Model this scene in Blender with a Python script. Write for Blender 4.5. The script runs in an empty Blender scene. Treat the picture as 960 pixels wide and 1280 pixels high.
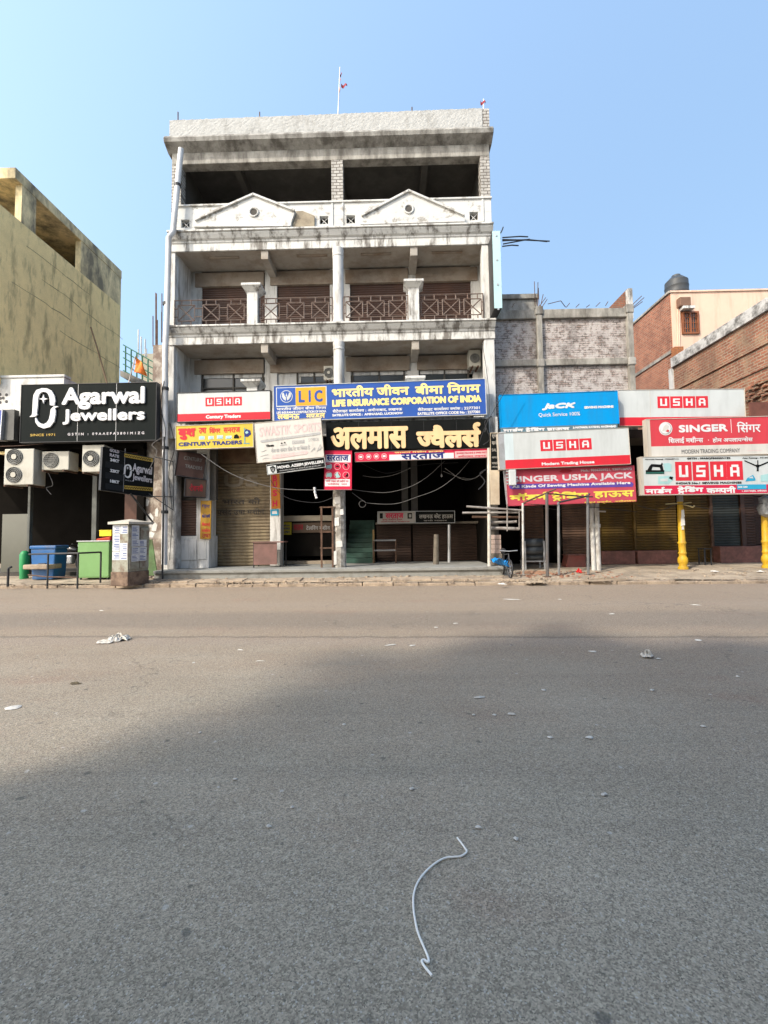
import bpy, bmesh, math, random
from mathutils import Vector, Matrix, Quaternion
random.seed(7)
SC = bpy.context.scene
COL = SC.collection
R_ = math.radians
F = 560.0                      # focal length in pixels of the 960x1280 frame
EYE = 1.5
# ---------------------------------------------------------------- camera
cam = bpy.data.cameras.new("camera")
camo = bpy.data.objects.new("camera", cam)
COL.objects.link(camo)
cam.sensor_fit = 'VERTICAL'; cam.sensor_height = 36.0; cam.lens = 36.0 * F / 1280.0
cam.clip_start = 0.05; cam.clip_end = 2000
RC = Matrix.Rotation(math.atan(10 / F), 3, 'Z') @ Matrix.Rotation(math.pi / 2 + math.atan(30 / F), 3, 'X') @ Matrix.Rotation(-0.0135, 3, 'Z')
camo.matrix_world = Matrix.Translation((0, 0, EYE)) @ RC.to_4x4()
SC.camera = camo
# ---------------------------------------------------------------- sky and sun
SUN_EL = R_(42); TR = Vector((0.74, 0.67, 0)).normalized()      # horizontal travel of the light
wd = bpy.data.worlds.new("World"); SC.world = wd; wd.use_nodes = True
nt = wd.node_tree
sky = nt.nodes.new('ShaderNodeTexSky'); sky.sky_type = 'NISHITA'; sky.sun_disc = False
sky.sun_elevation = SUN_EL; sky.sun_rotation = math.atan2(-TR.x, -TR.y)
sky.air_density = 2.1; sky.dust_density = 3.0; sky.ozone_density = 3.0; sky.altitude = 100
bg = nt.nodes['Background']; bg.inputs['Strength'].default_value = 0.15
nt.links.new(sky.outputs[0], bg.inputs[0])
# hazier, more even sky: look a little higher in the sky model than the true direction
_tc = nt.nodes.new('ShaderNodeTexCoord'); _ad = nt.nodes.new('ShaderNodeVectorMath'); _ad.operation = 'ADD'; _ad.inputs[1].default_value = (-.10, 0, .42)
_nm = nt.nodes.new('ShaderNodeVectorMath'); _nm.operation = 'NORMALIZE'
nt.links.new(_tc.outputs['Generated'], _ad.inputs[0]); nt.links.new(_ad.outputs[0], _nm.inputs[0]); nt.links.new(_nm.outputs[0], sky.inputs['Vector'])
sl = bpy.data.lights.new("sun", 'SUN'); sl.energy = 2.0; sl.angle = R_(2.0); sl.color = (1.0, 0.93, 0.82)
so = bpy.data.objects.new("sun", sl); COL.objects.link(so)
so.rotation_euler = Vector((TR.x * math.cos(SUN_EL), TR.y * math.cos(SUN_EL), -math.sin(SUN_EL))).to_track_quat('-Z', 'Y').to_euler()
so.location = (-20, -20, 40)
SC.view_settings.view_transform = 'Standard'; SC.view_settings.look = 'None'
SC.view_settings.exposure = 1.16; SC.view_settings.gamma = 1.0
SC.cycles.use_denoising = True
SC.cycles.max_bounces = 6; SC.cycles.diffuse_bounces = 4

# ---------------------------------------------------------------- measuring helpers
def ray(u, v):
    return RC @ Vector(((u - 480) / F, (640 - v) / F, -1))
def P(u, v, Y):
    d = ray(u, v); t = Y / d.y
    return Vector((d.x * t, Y, EYE + d.z * t))
def PX(u, v, Y): return P(u, v, Y).x
def PZ(u, v, Y): return P(u, v, Y).z
def G(u, v, z=0.0):
    d = ray(u, v); t = (z - EYE) / d.z
    return Vector((d.x * t, d.y * t, z))

# ---------------------------------------------------------------- materials
def new_mat(name):
    m = bpy.data.materials.new(name); m.use_nodes = True
    n = m.node_tree; n.nodes.clear()
    o = n.nodes.new('ShaderNodeOutputMaterial'); b = n.nodes.new('ShaderNodeBsdfPrincipled')
    n.links.new(b.outputs[0], o.inputs[0])
    return m, n, b
def _math(n, op, a, b=None):
    x = n.nodes.new('ShaderNodeMath'); x.operation = op
    for i, v in enumerate((a, b)):
        if v is None: continue
        if isinstance(v, (int, float)): x.inputs[i].default_value = v
        else: n.links.new(v, x.inputs[i])
    return x.outputs[0]
def _pos(n, scale=(1, 1, 1)):
    g = n.nodes.new('ShaderNodeNewGeometry'); m = n.nodes.new('ShaderNodeVectorMath'); m.operation = 'MULTIPLY'
    n.links.new(g.outputs['Position'], m.inputs[0]); m.inputs[1].default_value = scale
    return m.outputs[0]
def _noise(n, vec, scale, detail=4, rough=.6):
    t = n.nodes.new('ShaderNodeTexNoise'); t.inputs['Scale'].default_value = scale
    t.inputs['Detail'].default_value = detail; t.inputs['Roughness'].default_value = rough
    n.links.new(vec, t.inputs['Vector']); return t.outputs['Fac']
def _ramp(n, fac, a, b, c0=(0, 0, 0, 1), c1=(1, 1, 1, 1)):
    r = n.nodes.new('ShaderNodeValToRGB'); e = r.color_ramp.elements
    e[0].position = a; e[1].position = b; e[0].color = c0; e[1].color = c1
    n.links.new(fac, r.inputs[0]); return r.outputs[0]
def _mix(n, fac, a, b, mode='MIX'):
    x = n.nodes.new('ShaderNodeMix'); x.data_type = 'RGBA'; x.blend_type = mode
    for sock, v in ((x.inputs['Factor'], fac), (x.inputs['A'], a), (x.inputs['B'], b)):
        if isinstance(v, (int, float)): sock.default_value = v
        elif isinstance(v, tuple): sock.default_value = v if len(v) == 4 else (*v, 1)
        else: n.links.new(v, sock)
    return x.outputs['Result']
def _bump(n, b, h, strength, dist=.01):
    u = n.nodes.new('ShaderNodeBump'); u.inputs['Strength'].default_value = strength; u.inputs['Distance'].default_value = dist
    n.links.new(h, u.inputs['Height']); n.links.new(u.outputs[0], b.inputs['Normal'])
def _c(c, k=1.0): return (min(1, c[0] * k), min(1, c[1] * k), min(1, c[2] * k), 1)
def M(name, col, rough=.8, var=.18, scale=2.5, dirt=None, amt=.5, thr=.5, streak=1.0, ds=1.2, bump=.15, metal=0., soft=.18, fine=0.0, spec=.3):
    """weathered surface: two tones, then dirt of its own shape (streak < 1 stretches it down the wall)"""
    m, n, b = new_mat(name)
    p = _pos(n)
    c = _mix(n, _ramp(n, _noise(n, p, scale), .3, .7), _c(col, 1 - var), _c(col, 1 + var))
    if fine > 0:
        c = _mix(n, _ramp(n, _noise(n, p, 45, 2), .35, .65), c, _c(col, 1 - fine), 'MIX') if fine >= 1 else _mix(n, _math(n, 'MULTIPLY', _ramp(n, _noise(n, p, 30, 3), .42, .62), fine), c, _c(col, .45))
    if dirt:
        d = _noise(n, _pos(n, (1, 1, streak)), ds, 7, .68)
        d = _ramp(n, d, thr - soft / 2, thr + soft / 2)
        c = _mix(n, _math(n, 'MULTIPLY', d, amt), c, _c(dirt))
    n.links.new(c, b.inputs['Base Color'])
    b.inputs['Roughness'].default_value = rough; b.inputs['Metallic'].default_value = metal
    b.inputs['Specular IOR Level'].default_value = spec
    if bump: _bump(n, b, _noise(n, p, 28, 5), bump, .02)
    return m
def brick(name, c1, c2, mortar, axis='x', bw=.23, rh=.078, dirt=None, amt=.5, thr=.5, ds=.8, bump=.6, ms=.012, over=None, ov=.5, os=1.3):
    m, n, b = new_mat(name)
    g = n.nodes.new('ShaderNodeNewGeometry'); s = n.nodes.new('ShaderNodeSeparateXYZ'); n.links.new(g.outputs['Position'], s.inputs[0])
    k = n.nodes.new('ShaderNodeCombineXYZ'); n.links.new(s.outputs['X' if axis == 'x' else 'Y'], k.inputs[0]); n.links.new(s.outputs['Z'], k.inputs[1])
    w = n.nodes.new('ShaderNodeVectorMath'); w.operation = 'ADD'; n.links.new(k.outputs[0], w.inputs[0])
    nz = n.nodes.new('ShaderNodeTexNoise'); nz.inputs['Scale'].default_value = 3.0; n.links.new(g.outputs['Position'], nz.inputs['Vector'])
    sc = n.nodes.new('ShaderNodeVectorMath'); sc.operation = 'SCALE'; n.links.new(nz.outputs['Color'], sc.inputs[0]); sc.inputs['Scale'].default_value = .05
    n.links.new(sc.outputs[0], w.inputs[1])
    t = n.nodes.new('ShaderNodeTexBrick'); n.links.new(w.outputs[0], t.inputs['Vector'])
    t.inputs['Scale'].default_value = 1; t.inputs['Brick Width'].default_value = bw; t.inputs['Row Height'].default_value = rh
    t.inputs['Mortar Size'].default_value = ms; t.inputs['Mortar Smooth'].default_value = .3; t.inputs['Bias'].default_value = 0
    t.inputs['Color1'].default_value = _c(c1); t.inputs['Color2'].default_value = _c(c2); t.inputs['Mortar'].default_value = _c(mortar)
    p = _pos(n)
    c = _mix(n, _ramp(n, _noise(n, p, 9, 3), .3, .7), t.outputs['Color'], _mix(n, .5, t.outputs['Color'], (.1, .07, .05), 'MULTIPLY'))
    c = _mix(n, .55, t.outputs['Color'], c)
    if over:
        c = _mix(n, _math(n, 'MULTIPLY', _ramp(n, _noise(n, p, os, 8, .75), ov - .06, ov + .06), .9), c, _c(over))
    if dirt:
        d = _ramp(n, _noise(n, _pos(n, (1, 1, .6)), ds, 8, .7), thr - .1, thr + .1)
        c = _mix(n, _math(n, 'MULTIPLY', d, amt), c, _c(dirt))
    n.links.new(c, b.inputs['Base Color']); b.inputs['Roughness'].default_value = .92; b.inputs['Specular IOR Level'].default_value = .2
    inv = _math(n, 'SUBTRACT', 1.0, t.outputs['Fac'])
    _bump(n, b, _math(n, 'ADD', inv, _math(n, 'MULTIPLY', _noise(n, p, 30, 4), .7)), bump, .015)
    return m

# ---------------------------------------------------------------- mesh builder
class MB:
    def __init__(s): s.v = []; s.f = []
    def add(s, vs, fs):
        o = len(s.v); s.v += [Vector(p) for p in vs]; s.f += [[i + o for i in f] for f in fs]; return s
    def box(s, x0, x1, y0, y1, z0, z1):
        if x0 > x1: x0, x1 = x1, x0
        if y0 > y1: y0, y1 = y1, y0
        if z0 > z1: z0, z1 = z1, z0
        return s.add([(x0, y0, z0), (x1, y0, z0), (x1, y1, z0), (x0, y1, z0), (x0, y0, z1), (x1, y0, z1), (x1, y1, z1), (x0, y1, z1)],
                     [(0, 3, 2, 1), (4, 5, 6, 7), (0, 1, 5, 4), (1, 2, 6, 5), (2, 3, 7, 6), (3, 0, 4, 7)])
    def obox(s, o, ex, ey, ez):
        """box from a corner and three edge vectors"""
        o = Vector(o); q = [o, o + ex, o + ex + ey, o + ey]; q += [p + ez for p in q]
        fs = [(0, 3, 2, 1), (4, 5, 6, 7), (0, 1, 5, 4), (1, 2, 6, 5), (2, 3, 7, 6), (3, 0, 4, 7)]
        if ex.cross(ey).dot(ez) < 0: fs = [f[::-1] for f in fs]
        return s.add(q, fs)
    def tube(s, pts, r, n=6, cap=True):
        pts = [Vector(p) for p in pts]; k = len(pts); rs = r if isinstance(r, (list, tuple)) else [r] * k
        up = None; vs = []
        for i, p in enumerate(pts):
            t = (pts[min(i + 1, k - 1)] - pts[max(i - 1, 0)]).normalized()
            if up is None:
                up = Vector((0, 0, 1)) if abs(t.z) < .9 else Vector((1, 0, 0))
            a = t.cross(up).normalized(); b = a.cross(t).normalized(); up = b
            for j in range(n):
                w = 2 * math.pi * j / n
                vs.append(p + a * (math.cos(w) * rs[i]) + b * (math.sin(w) * rs[i]))
        fs = []
        for i in range(k - 1):
            for j in range(n):
                fs.append((i * n + j, i * n + (j + 1) % n, (i + 1) * n + (j + 1) % n, (i + 1) * n + j))
        if cap: fs += [tuple(range(n))[::-1], tuple(range((k - 1) * n, k * n))]
        return s.add(vs, fs)
    def bar(s, a, b, w=.03):
        """square section bar"""
        return s.tube([a, b], w * .7071, 4)
    def prism(s, poly, y0, y1):
        """polygon of (x, z) run from y0 to y1"""
        k = len(poly)
        vs = [(x, y0, z) for x, z in poly] + [(x, y1, z) for x, z in poly]
        return s.add(vs, [tuple(range(k)), tuple(range(k, 2 * k))[::-1]] + [(i + k, (i + 1) % k + k, (i + 1) % k, i) for i in range(k)])
    def prof(s, poly, x0, x1):
        """polygon of (y, z) run from x0 to x1"""
        k = len(poly)
        vs = [(x0, y, z) for y, z in poly] + [(x1, y, z) for y, z in poly]
        return s.add(vs, [tuple(range(k)), tuple(range(k, 2 * k))[::-1]] + [(i + k, (i + 1) % k + k, (i + 1) % k, i) for i in range(k)])
    def slab(s, poly, z0, z1):
        k = len(poly)
        vs = [(x, y, z0) for x, y in poly] + [(x, y, z1) for x, y in poly]
        return s.add(vs, [tuple(range(k))[::-1], tuple(range(k, 2 * k))] + [(i, (i + 1) % k, (i + 1) % k + k, i + k) for i in range(k)])
    def lathe(s, c, prof, n=16):
        vs = []; k = len(prof)
        for r, z in prof:
            for j in range(n):
                w = 2 * math.pi * j / n; vs.append((c[0] + r * math.cos(w), c[1] + r * math.sin(w), c[2] + z))
        fs = [(i * n + j, i * n + (j + 1) % n, (i + 1) * n + (j + 1) % n, (i + 1) * n + j) for i in range(k - 1) for j in range(n)]
        fs += [tuple(range(n))[::-1], tuple(range((k - 1) * n, k * n))]
        return s.add(vs, fs)
    def ring(s, c, R, r, n=24, m=8):
        """torus facing the street (axis y)"""
        vs = []; fs = []
        for i in range(n):
            a = 2 * math.pi * i / n
            for j in range(m):
                b = 2 * math.pi * j / m; q = R + r * math.cos(b)
                vs.append((c[0] + q * math.cos(a), c[1] + r * math.sin(b), c[2] + q * math.sin(a)))
        for i in range(n):
            for j in range(m):
                fs.append((i * m + j, i * m + (j + 1) % m, ((i + 1) % n) * m + (j + 1) % m, ((i + 1) % n) * m + j))
        return s.add(vs, fs)
    def disc(s, c, r, dy=.02, n=24):
        return s.prism([(c[0] + r * math.cos(2 * math.pi * i / n), c[2] + r * math.sin(2 * math.pi * i / n)) for i in range(n)], c[1] - dy, c[1])
    def shutter(s, x0, x1, z0, z1, y, pitch=.085, d=.022):
        k = max(2, int((z1 - z0) / pitch)); h = (z1 - z0) / k; vs = []
        for i in range(k):
            for zz, yy in ((0, 0), (.35, -d), (.75, -d), (.95, 0)):
                vs += [(x0, y + yy, z0 + (i + zz) * h), (x1, y + yy, z0 + (i + zz) * h)]
        vs += [(x0, y, z1), (x1, y, z1)]
        q = len(vs) // 2
        return s.add(vs, [(2 * i, 2 * i + 1, 2 * i + 3, 2 * i + 2) for i in range(q - 1)])
    def grid(s, fn, nu, nv):
        vs = [fn(i / nu, j / nv) for j in range(nv + 1) for i in range(nu + 1)]; w = nu + 1
        return s.add(vs, [(j * w + i, j * w + i + 1, (j + 1) * w + i + 1, (j + 1) * w + i) for j in range(nv) for i in range(nu)])
    def jitter(s, a):
        for p in s.v: p += Vector((random.uniform(-a, a), random.uniform(-a, a), random.uniform(-a, a)))
        return s
    def base(s):
        xs = [p.x for p in s.v]; ys = [p.y for p in s.v]
        return Vector(((min(xs) + max(xs)) / 2, (min(ys) + max(ys)) / 2, min(p.z for p in s.v)))
    def build(s, name, mat, parent=None, bevel=0., smooth=False, solid=0., loc=None, label=None):
        root = parent
        while root is not None and root.parent is not None: root = root.parent
        o0 = Vector(root['_o']) if root is not None else (Vector(loc) if loc is not None else s.base())
        me = bpy.data.meshes.new(name)
        me.from_pydata([tuple(p - o0) for p in s.v], [], s.f); me.update()
        bm = bmesh.new(); bm.from_mesh(me); bmesh.ops.recalc_face_normals(bm, faces=bm.faces); bm.to_mesh(me); bm.free()
        me.materials.append(mat)
        if smooth:
            for p in me.polygons: p.use_smooth = True
            if hasattr(me, 'set_sharp_from_angle'): me.set_sharp_from_angle(angle=R_(40))
        o = bpy.data.objects.new(name, me); COL.objects.link(o)
        if parent is not None: o.parent = parent
        else:
            o.location = o0; o['_o'] = tuple(o0)
        if bevel:
            b = o.modifiers.new('bevel', 'BEVEL'); b.width = bevel; b.segments = 2; b.limit_method = 'ANGLE'; b.angle_limit = R_(50)
        if solid:
            b = o.modifiers.new('solid', 'SOLIDIFY'); b.thickness = solid
        if label: o['label'] = label
        return o
def each(mb, name, mat, parent=None, **k):
    """every loose piece of mb becomes a mesh object of its own"""
    par = list(range(len(mb.v)))
    def fd(a):
        while par[a] != a: par[a] = par[par[a]]; a = par[a]
        return a
    for f in mb.f:
        for b in f[1:]: par[fd(b)] = fd(f[0])
    groups = {}
    for f in mb.f: groups.setdefault(fd(f[0]), []).append(f)
    out = []
    for fs in groups.values():
        ix = {}; q = MB()
        for f in fs:
            for i in f:
                if i not in ix: ix[i] = len(q.v); q.v.append(mb.v[i])
        q.f = [[ix[i] for i in f] for f in fs]
        out.append(q.build(name, mat, parent, **k))
    return out
def tag(o, label=None, cat=None, group=None, kind=None):
    if label: o['label'] = label
    if cat: o['category'] = cat
    if group: o['group'] = group
    if kind: o['kind'] = kind
    return o
def thing(name, loc, label, cat, group=None):
    o = bpy.data.objects.new(name, None); COL.objects.link(o); o.location = loc; o['_o'] = tuple(loc); o.empty_display_size = .3
    return tag(o, label, cat, group)
def copy_tree(o, parent=None):
    c = o.copy(); COL.objects.link(c); c.parent = parent
    for ch in list(o.children): copy_tree(ch, c)
    return c

# ---------------------------------------------------------------- lettering
_gc = {}
def _mesh2d(body, shear=0.):
    c = bpy.data.curves.new("glyph", 'FONT'); c.body = body; c.resolution_u = 3; c.shear = shear
    o = bpy.data.objects.new("glyph", c); COL.objects.link(o)
    dg = bpy.context.evaluated_depsgraph_get(); ev = o.evaluated_get(dg); me = ev.to_mesh()
    me.calc_loop_triangles()
    tr = [[(me.vertices[i].co.x, me.vertices[i].co.y) for i in t.vertices] for t in me.loop_triangles]
    ev.to_mesh_clear(); bpy.data.objects.remove(o); bpy.data.curves.remove(c)
    return tr
def _mx(tr): return max(p[0] for t in tr for p in t)
def _clip(tr, c):
    out = []
    for t in tr:
        q = []
        for i in range(3):
            a, b = t[i], t[(i + 1) % 3]
            if a[0] <= c: q.append(a)
            if (a[0] <= c) != (b[0] <= c):
                k = (c - a[0]) / (b[0] - a[0]); q.append((c, a[1] + k * (b[1] - a[1])))
        for i in range(1, len(q) - 1): out.append([q[0], q[i], q[i + 1]])
    return out
def glyph(ch, half=0, shear=0.):
    key = (ch, half, shear)
    if key not in _gc:
        if ch == ' ': _gc[key] = ([], .28)
        else:
            tr = _mesh2d(ch, shear)
            adv = _mx(_mesh2d(ch + 'MM')) - _mx(_mesh2d('MM'))
            if half:
                cut = adv * half; tr = _clip(tr, cut); adv = cut
            _gc[key] = (tr, adv)
    return _gc[key]
def _stroke(pts, w):
    out = []
    for (x0, y0), (x1, y1) in zip(pts, pts[1:]):
        d = math.hypot(x1 - x0, y1 - y0) or 1; nx, ny = -(y1 - y0) / d * w / 2, (x1 - x0) / d * w / 2
        ex, ey = (x1 - x0) / d * w * .06, (y1 - y0) / d * w * .06
        a, b, c, e = (x0 + nx - ex, y0 + ny - ey), (x1 + nx + ex, y1 + ny + ey), (x1 - nx + ex, y1 - ny + ey), (x0 - nx - ex, y0 - ny - ey)
        out += [[a, b, c], [a, c, e]]
    return out
HALF = {'ज': .72, 'म': .74, 'न': .66, 'ण': .72, 'स': .72, 'व': .66, 'ल': .72}
def run(s, shear=0., track=0.):
    """visual-order glyph run; <x> is the half form of x, ^ puts a reph on the glyph before it, _ a rakar under it"""
    x = 0.; out = []; i = 0; k = 0; adv = 0
    while i < len(s):
        ch = s[i]
        if ch == '<':
            tr, adv = glyph(s[i + 1], HALF.get(s[i + 1], .7), shear); i += 3
        elif ch == '^':
            tr = _stroke([(.0, .93), (-.08, .95), (-.15, .90), (-.16, .82), (-.12, .74), (-.07, .68)], .065)
            out.append((tr, x, k % 4)); k += 1; i += 1; continue
        elif ch == '_':
            tr = _stroke([(-adv * .5 - .17, -.26), (-adv * .5, -.06), (-adv * .5 + .15, -.26)], .07)
            out.append((tr, x, k % 4)); k += 1; i += 1; continue
        else:
            tr, adv = glyph(ch, 0, shear); i += 1
        out.append((tr, x, k % 4)); x += adv + track; k += 1
    return out
DIRS = [(math.cos(a * math.pi / 4), math.sin(a * math.pi / 4)) for a in range(8)]
def letter_mesh(mb, s, org, ex, ey, nn, cx, cy, w, h, bold=0., shear=0., track=0., lift=.002, depth=0.):
    """fit run s into a w x h box centred at (cx, cy) of the frame (org, ex, ey, normal nn)"""
    rn = run(s, shear, track)
    pts = [(p[0] + dx, p[1]) for tr, dx, _ in rn for t in tr for p in t]
    x0 = min(p[0] for p in pts); x1 = max(p[0] for p in pts); y0 = min(p[1] for p in pts); y1 = max(p[1] for p in pts)
    rr = bold * h
    sx = (w - 2 * rr) / (x1 - x0); sy = (h - 2 * rr) / (y1 - y0)
    for di, (ox, oy) in enumerate([(0, 0)] + (DIRS if bold else [])):
        for tr, dx, par in rn:
            z = lift + di * .00016 + par * .00004
            ix = {}; vs = []; fs = []; ec = {}
            for t in tr:
                f = []
                for p in t:
                    key = (round(p[0], 5), round(p[1], 5))
                    if key not in ix:
                        ix[key] = len(vs)
                        lx = cx - w / 2 + rr + (p[0] + dx - x0) * sx + ox * rr; ly = cy - h / 2 + rr + (p[1] - y0) * sy + oy * rr
                        vs.append(org + ex * lx + ey * ly + nn * (z + depth))
                    f.append(ix[key])
                if len(set(f)) < 3: continue
                fs.append(f)
                for a, b in zip(f, f[1:] + f[:1]): ec[(a, b)] = ec.get((a, b), 0) + 1
            if depth:
                m = len(vs); vs += [v - nn * depth for v in vs]
                for (a, b) in list(ec):
                    if (b, a) not in ec: fs.append([a, b, b + m, a + m])
            mb.add(vs, fs)
    return mb

class Sign:
    """a board whose front face is given by three measured corners; content is laid out in the same measured units"""
    def __init__(s, name, label, cat, crop, TL, TRc, BL, Y, mat, thick=.12, group=None, edge=None, frame=None, fw=.03):
        s.crop = crop
        Ya, Yb = Y if isinstance(Y, tuple) else (Y, Y)
        a, b, c = s.wp(TL, Ya), s.wp(TRc, Yb), s.wp(BL, Ya)
        s.ex = (b - a).normalized(); d = c - a; s.w = (b - a).length
        s.n = s.ex.cross(-d).normalized(); s.n = -s.n if s.n.y > 0 else s.n
        s.ey = s.n.cross(s.ex).normalized()
        if s.ey.z < 0: s.ey = -s.ey
        s.h = abs(d.dot(s.ey)); s.o = a - s.ey * s.h           # bottom left of the front face
        base = s.o + s.ex * s.w / 2 - s.n * thick
        s.root = thing(name, base, label, cat, group)
        mb = MB().obox(s.o - s.n * thick, s.ex * s.w, s.ey * s.h, s.n * thick)
        mb.build('panel', mat, s.root, bevel=.006)
        s.layer = 0
        if frame:
            f = MB(); o = s.o - s.n * (thick + .004); t = s.n * (thick + .02)
            f.obox(o - s.ex * fw, s.ex * fw, s.ey * s.h, t); f.obox(o + s.ex * s.w, s.ex * fw, s.ey * s.h, t)
            f.obox(o - s.ex * fw - s.ey * fw, s.ex * (s.w + 2 * fw), s.ey * fw, t); f.obox(o - s.ex * fw + s.ey * s.h, s.ex * (s.w + 2 * fw), s.ey * fw, t)
            f.build('frame', frame, s.root, bevel=.004)
    def wp(s, c, Y): return P(s.crop[0] + c[0] / s.crop[2], s.crop[1] + c[1] / s.crop[2], Y)
    def loc(s, cx, cy):
        d = ray(s.crop[0] + cx / s.crop[2], s.crop[1] + cy / s.crop[2]); e = Vector((0, 0, EYE))
        t = (s.o - e).dot(s.n) / d.dot(s.n); q = e + d * t - s.o
        return q.dot(s.ex), q.dot(s.ey)
    def size(s, cx, cy, w, h):
        a, b = s.loc(cx - w / 2, cy), s.loc(cx + w / 2, cy); c, d = s.loc(cx, cy - h / 2), s.loc(cx, cy + h / 2)
        l = s.loc(cx, cy)
        return l[0], l[1], abs(b[0] - a[0]), abs(c[1] - d[1])
    def text(s, t, cx, cy, w, h, mat, bold=0., name='lettering', shear=0., track=0., lift=.006, depth=0.):
        x, y, W, H = s.size(cx, cy, w, h)
        mb = letter_mesh(MB(), t, s.o, s.ex, s.ey, s.n, x, y, W, H, bold, shear, track, lift, depth)
        return mb.build(name, mat, s.root)
    def slabs(s, items, mat, name='band', lift=.002, th=.003, label=None):
        """items: boxes (cx, cy, w, h) in measured units"""
        mb = MB()
        for it in items:
            x, y, W, H = s.size(*it)
            mb.obox(s.o + s.ex * (x - W / 2) + s.ey * (y - H / 2) + s.n * (lift - .0015), s.ex * W, s.ey * H, s.n * th)
        if name in ('machine_picture', 'letter_square', 'rate_panel', 'emblem_field'): return each(mb, name, mat, s.root)
        return mb.build(name, mat, s.root, label=label)
    def frac(s, x0, x1, y0, y1, mat, name='band', lift=.002, th=.003):
        """box in fractions of the board, y up"""
        mb = MB().obox(s.o + s.ex * (x0 * s.w) + s.ey * (y0 * s.h) + s.n * (lift - .0015), s.ex * ((x1 - x0) * s.w), s.ey * ((y1 - y0) * s.h), s.n * th)
        return mb.build(name, mat, s.root)
    def polys(s, polys, mat, name='emblem', lift=.006, th=.003):
        mb = MB()
        for k, pl in enumerate(polys):
            q = [s.loc(*p) for p in pl]; m = len(q); z = lift + k * .0006
            a = [s.o + s.ex * x + s.ey * y + s.n * (z + th) for x, y in q]; b = [p - s.n * th for p in a]
            mb.add(a + b, [tuple(range(m)), tuple(range(m, 2 * m))[::-1]] + [(i, (i + 1) % m, (i + 1) % m + m, i + m) for i in range(m)])
        return each(mb, name, mat, s.root) if name == 'machine_picture' else mb.build(name, mat, s.root)
    def circ(s, cx, cy, r, n=20): return [(cx + r * math.cos(2 * math.pi * i / n), cy + r * math.sin(2 * math.pi * i / n)) for i in range(n)]
    def strokes(s, lines, w, mat, name='emblem', lift=.006, th=.002):
        pl = []
        for ln in lines:
            for (x0, y0), (x1, y1) in zip(ln, ln[1:]):
                d = math.hypot(x1 - x0, y1 - y0) or 1; nx, ny = -(y1 - y0) / d * w / 2, (x1 - x0) / d * w / 2
                pl.append([(x0 + nx, y0 + ny), (x1 + nx, y1 + ny), (x1 - nx, y1 - ny), (x0 - nx, y0 - ny)])
        return s.polys(pl, mat, name, lift, th)
# ================================================================ palette
m_white = M('white_wall_paint', (.55, .545, .525), .85, .07, 2, (.15, .13, .105), .7, .575, .14, 4.5, .25, soft=.16)
m_white2 = M('white_moulding_paint', (.55, .545, .52), .85, .07, 2, (.10, .085, .07), .85, .555, .22, 4.0, .3, soft=.14)
m_ped = M('white_parapet_paint', (.53, .525, .50), .85, .06, 2, (.22, .2, .17), .8, .585, 1, 2.4, .3, soft=.07)
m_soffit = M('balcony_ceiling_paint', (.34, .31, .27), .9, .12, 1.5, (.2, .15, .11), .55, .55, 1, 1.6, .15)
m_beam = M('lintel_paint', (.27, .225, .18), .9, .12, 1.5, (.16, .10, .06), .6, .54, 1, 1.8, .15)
m_plaster = M('rough_grey_plaster', (.39, .385, .365), .95, .12, 14, (.17, .16, .14), .5, .60, .35, 3.0, .6, soft=.2)
m_conc = M('stained_concrete', (.36, .34, .30), .95, .15, 3, (.07, .06, .05), .75, .52, .3, 2.2, .5, soft=.24)
m_cornice = M('blackened_concrete', (.33, .315, .285), .95, .2, 3, (.07, .06, .05), .75, .52, .35, 2.0, .5)
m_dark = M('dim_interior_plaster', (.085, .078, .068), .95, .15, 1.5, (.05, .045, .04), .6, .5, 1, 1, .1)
m_deep_shade = M('deep_shade_wall', (.010, .009, .008), .95, .2, 1.2, None, bump=.1, spec=0.)  # near-black base colour paints in the deep shade of the interiors
m_shut_b = M('brown_rolling_shutter', (.075, .038, .026), .55, .15, 1.5, (.05, .035, .03), .5, .5, .3, 1.2, .05)
m_shut_t = M('tan_rolling_shutter', (.21, .165, .10), .6, .15, 1.5, (.07, .05, .035), .65, .52, .3, 1.2, .05)
m_shut_o = M('ochre_rolling_shutter', (.135, .082, .016), .6, .14, 1.5, (.05, .03, .015), .6, .5, .3, 1.2, .05)
m_shut_d = M('dark_green_grey_shutter', (.055, .065, .06), .55, .15, 1.5, (.03, .03, .028), .6, .5, .3, 1.2, .05)
m_shut_r = M('rusty_shutter', (.17, .10, .065), .6, .2, 1.5, (.05, .035, .03), .6, .5, .3, 1.2, .05)
m_rail = M('brown_railing_paint', (.17, .13, .11), .6, .15, 6, (.10, .05, .03), .7, .56, 1, 6, .05)
m_pipe = M('grey_drain_pipe', (.58, .58, .58), .5, .08, 3, (.25, .22, .18), .5, .6, .3, 2, .05)
m_brick_w = brick('whitewashed_brick', (.50, .48, .44), (.40, .38, .35), (.16, .14, .12), 'x', .24, .115, dirt=(.1, .09, .08), amt=.5, thr=.62, ms=.016)
m_brick_wy = brick('whitewashed_brick_side', (.40, .37, .33), (.30, .27, .24), (.12, .10, .09), 'y', .24, .115, dirt=(.06, .055, .05), amt=.8, thr=.5, ms=.016)
m_black = M('black_iron', (.03, .03, .032), .5, .2, 6, bump=.05)
m_rust = M('rusty_iron', (.13, .075, .05), .8, .3, 8, (.05, .03, .02), .6, .5, 1, 6, .2)
m_steel = M('galvanised_steel', (.42, .43, .44), .4, .12, 4, (.2, .18, .16), .4, .6, 1, 5, .05, metal=.4)
m_wire = M('grey_cable', (.13, .125, .12), .6, .1, 4, bump=0)
m_glass = M('dusty_dark_glass', (.03, .035, .036), .15, .2, 1, None, bump=0, spec=.5)

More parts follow.
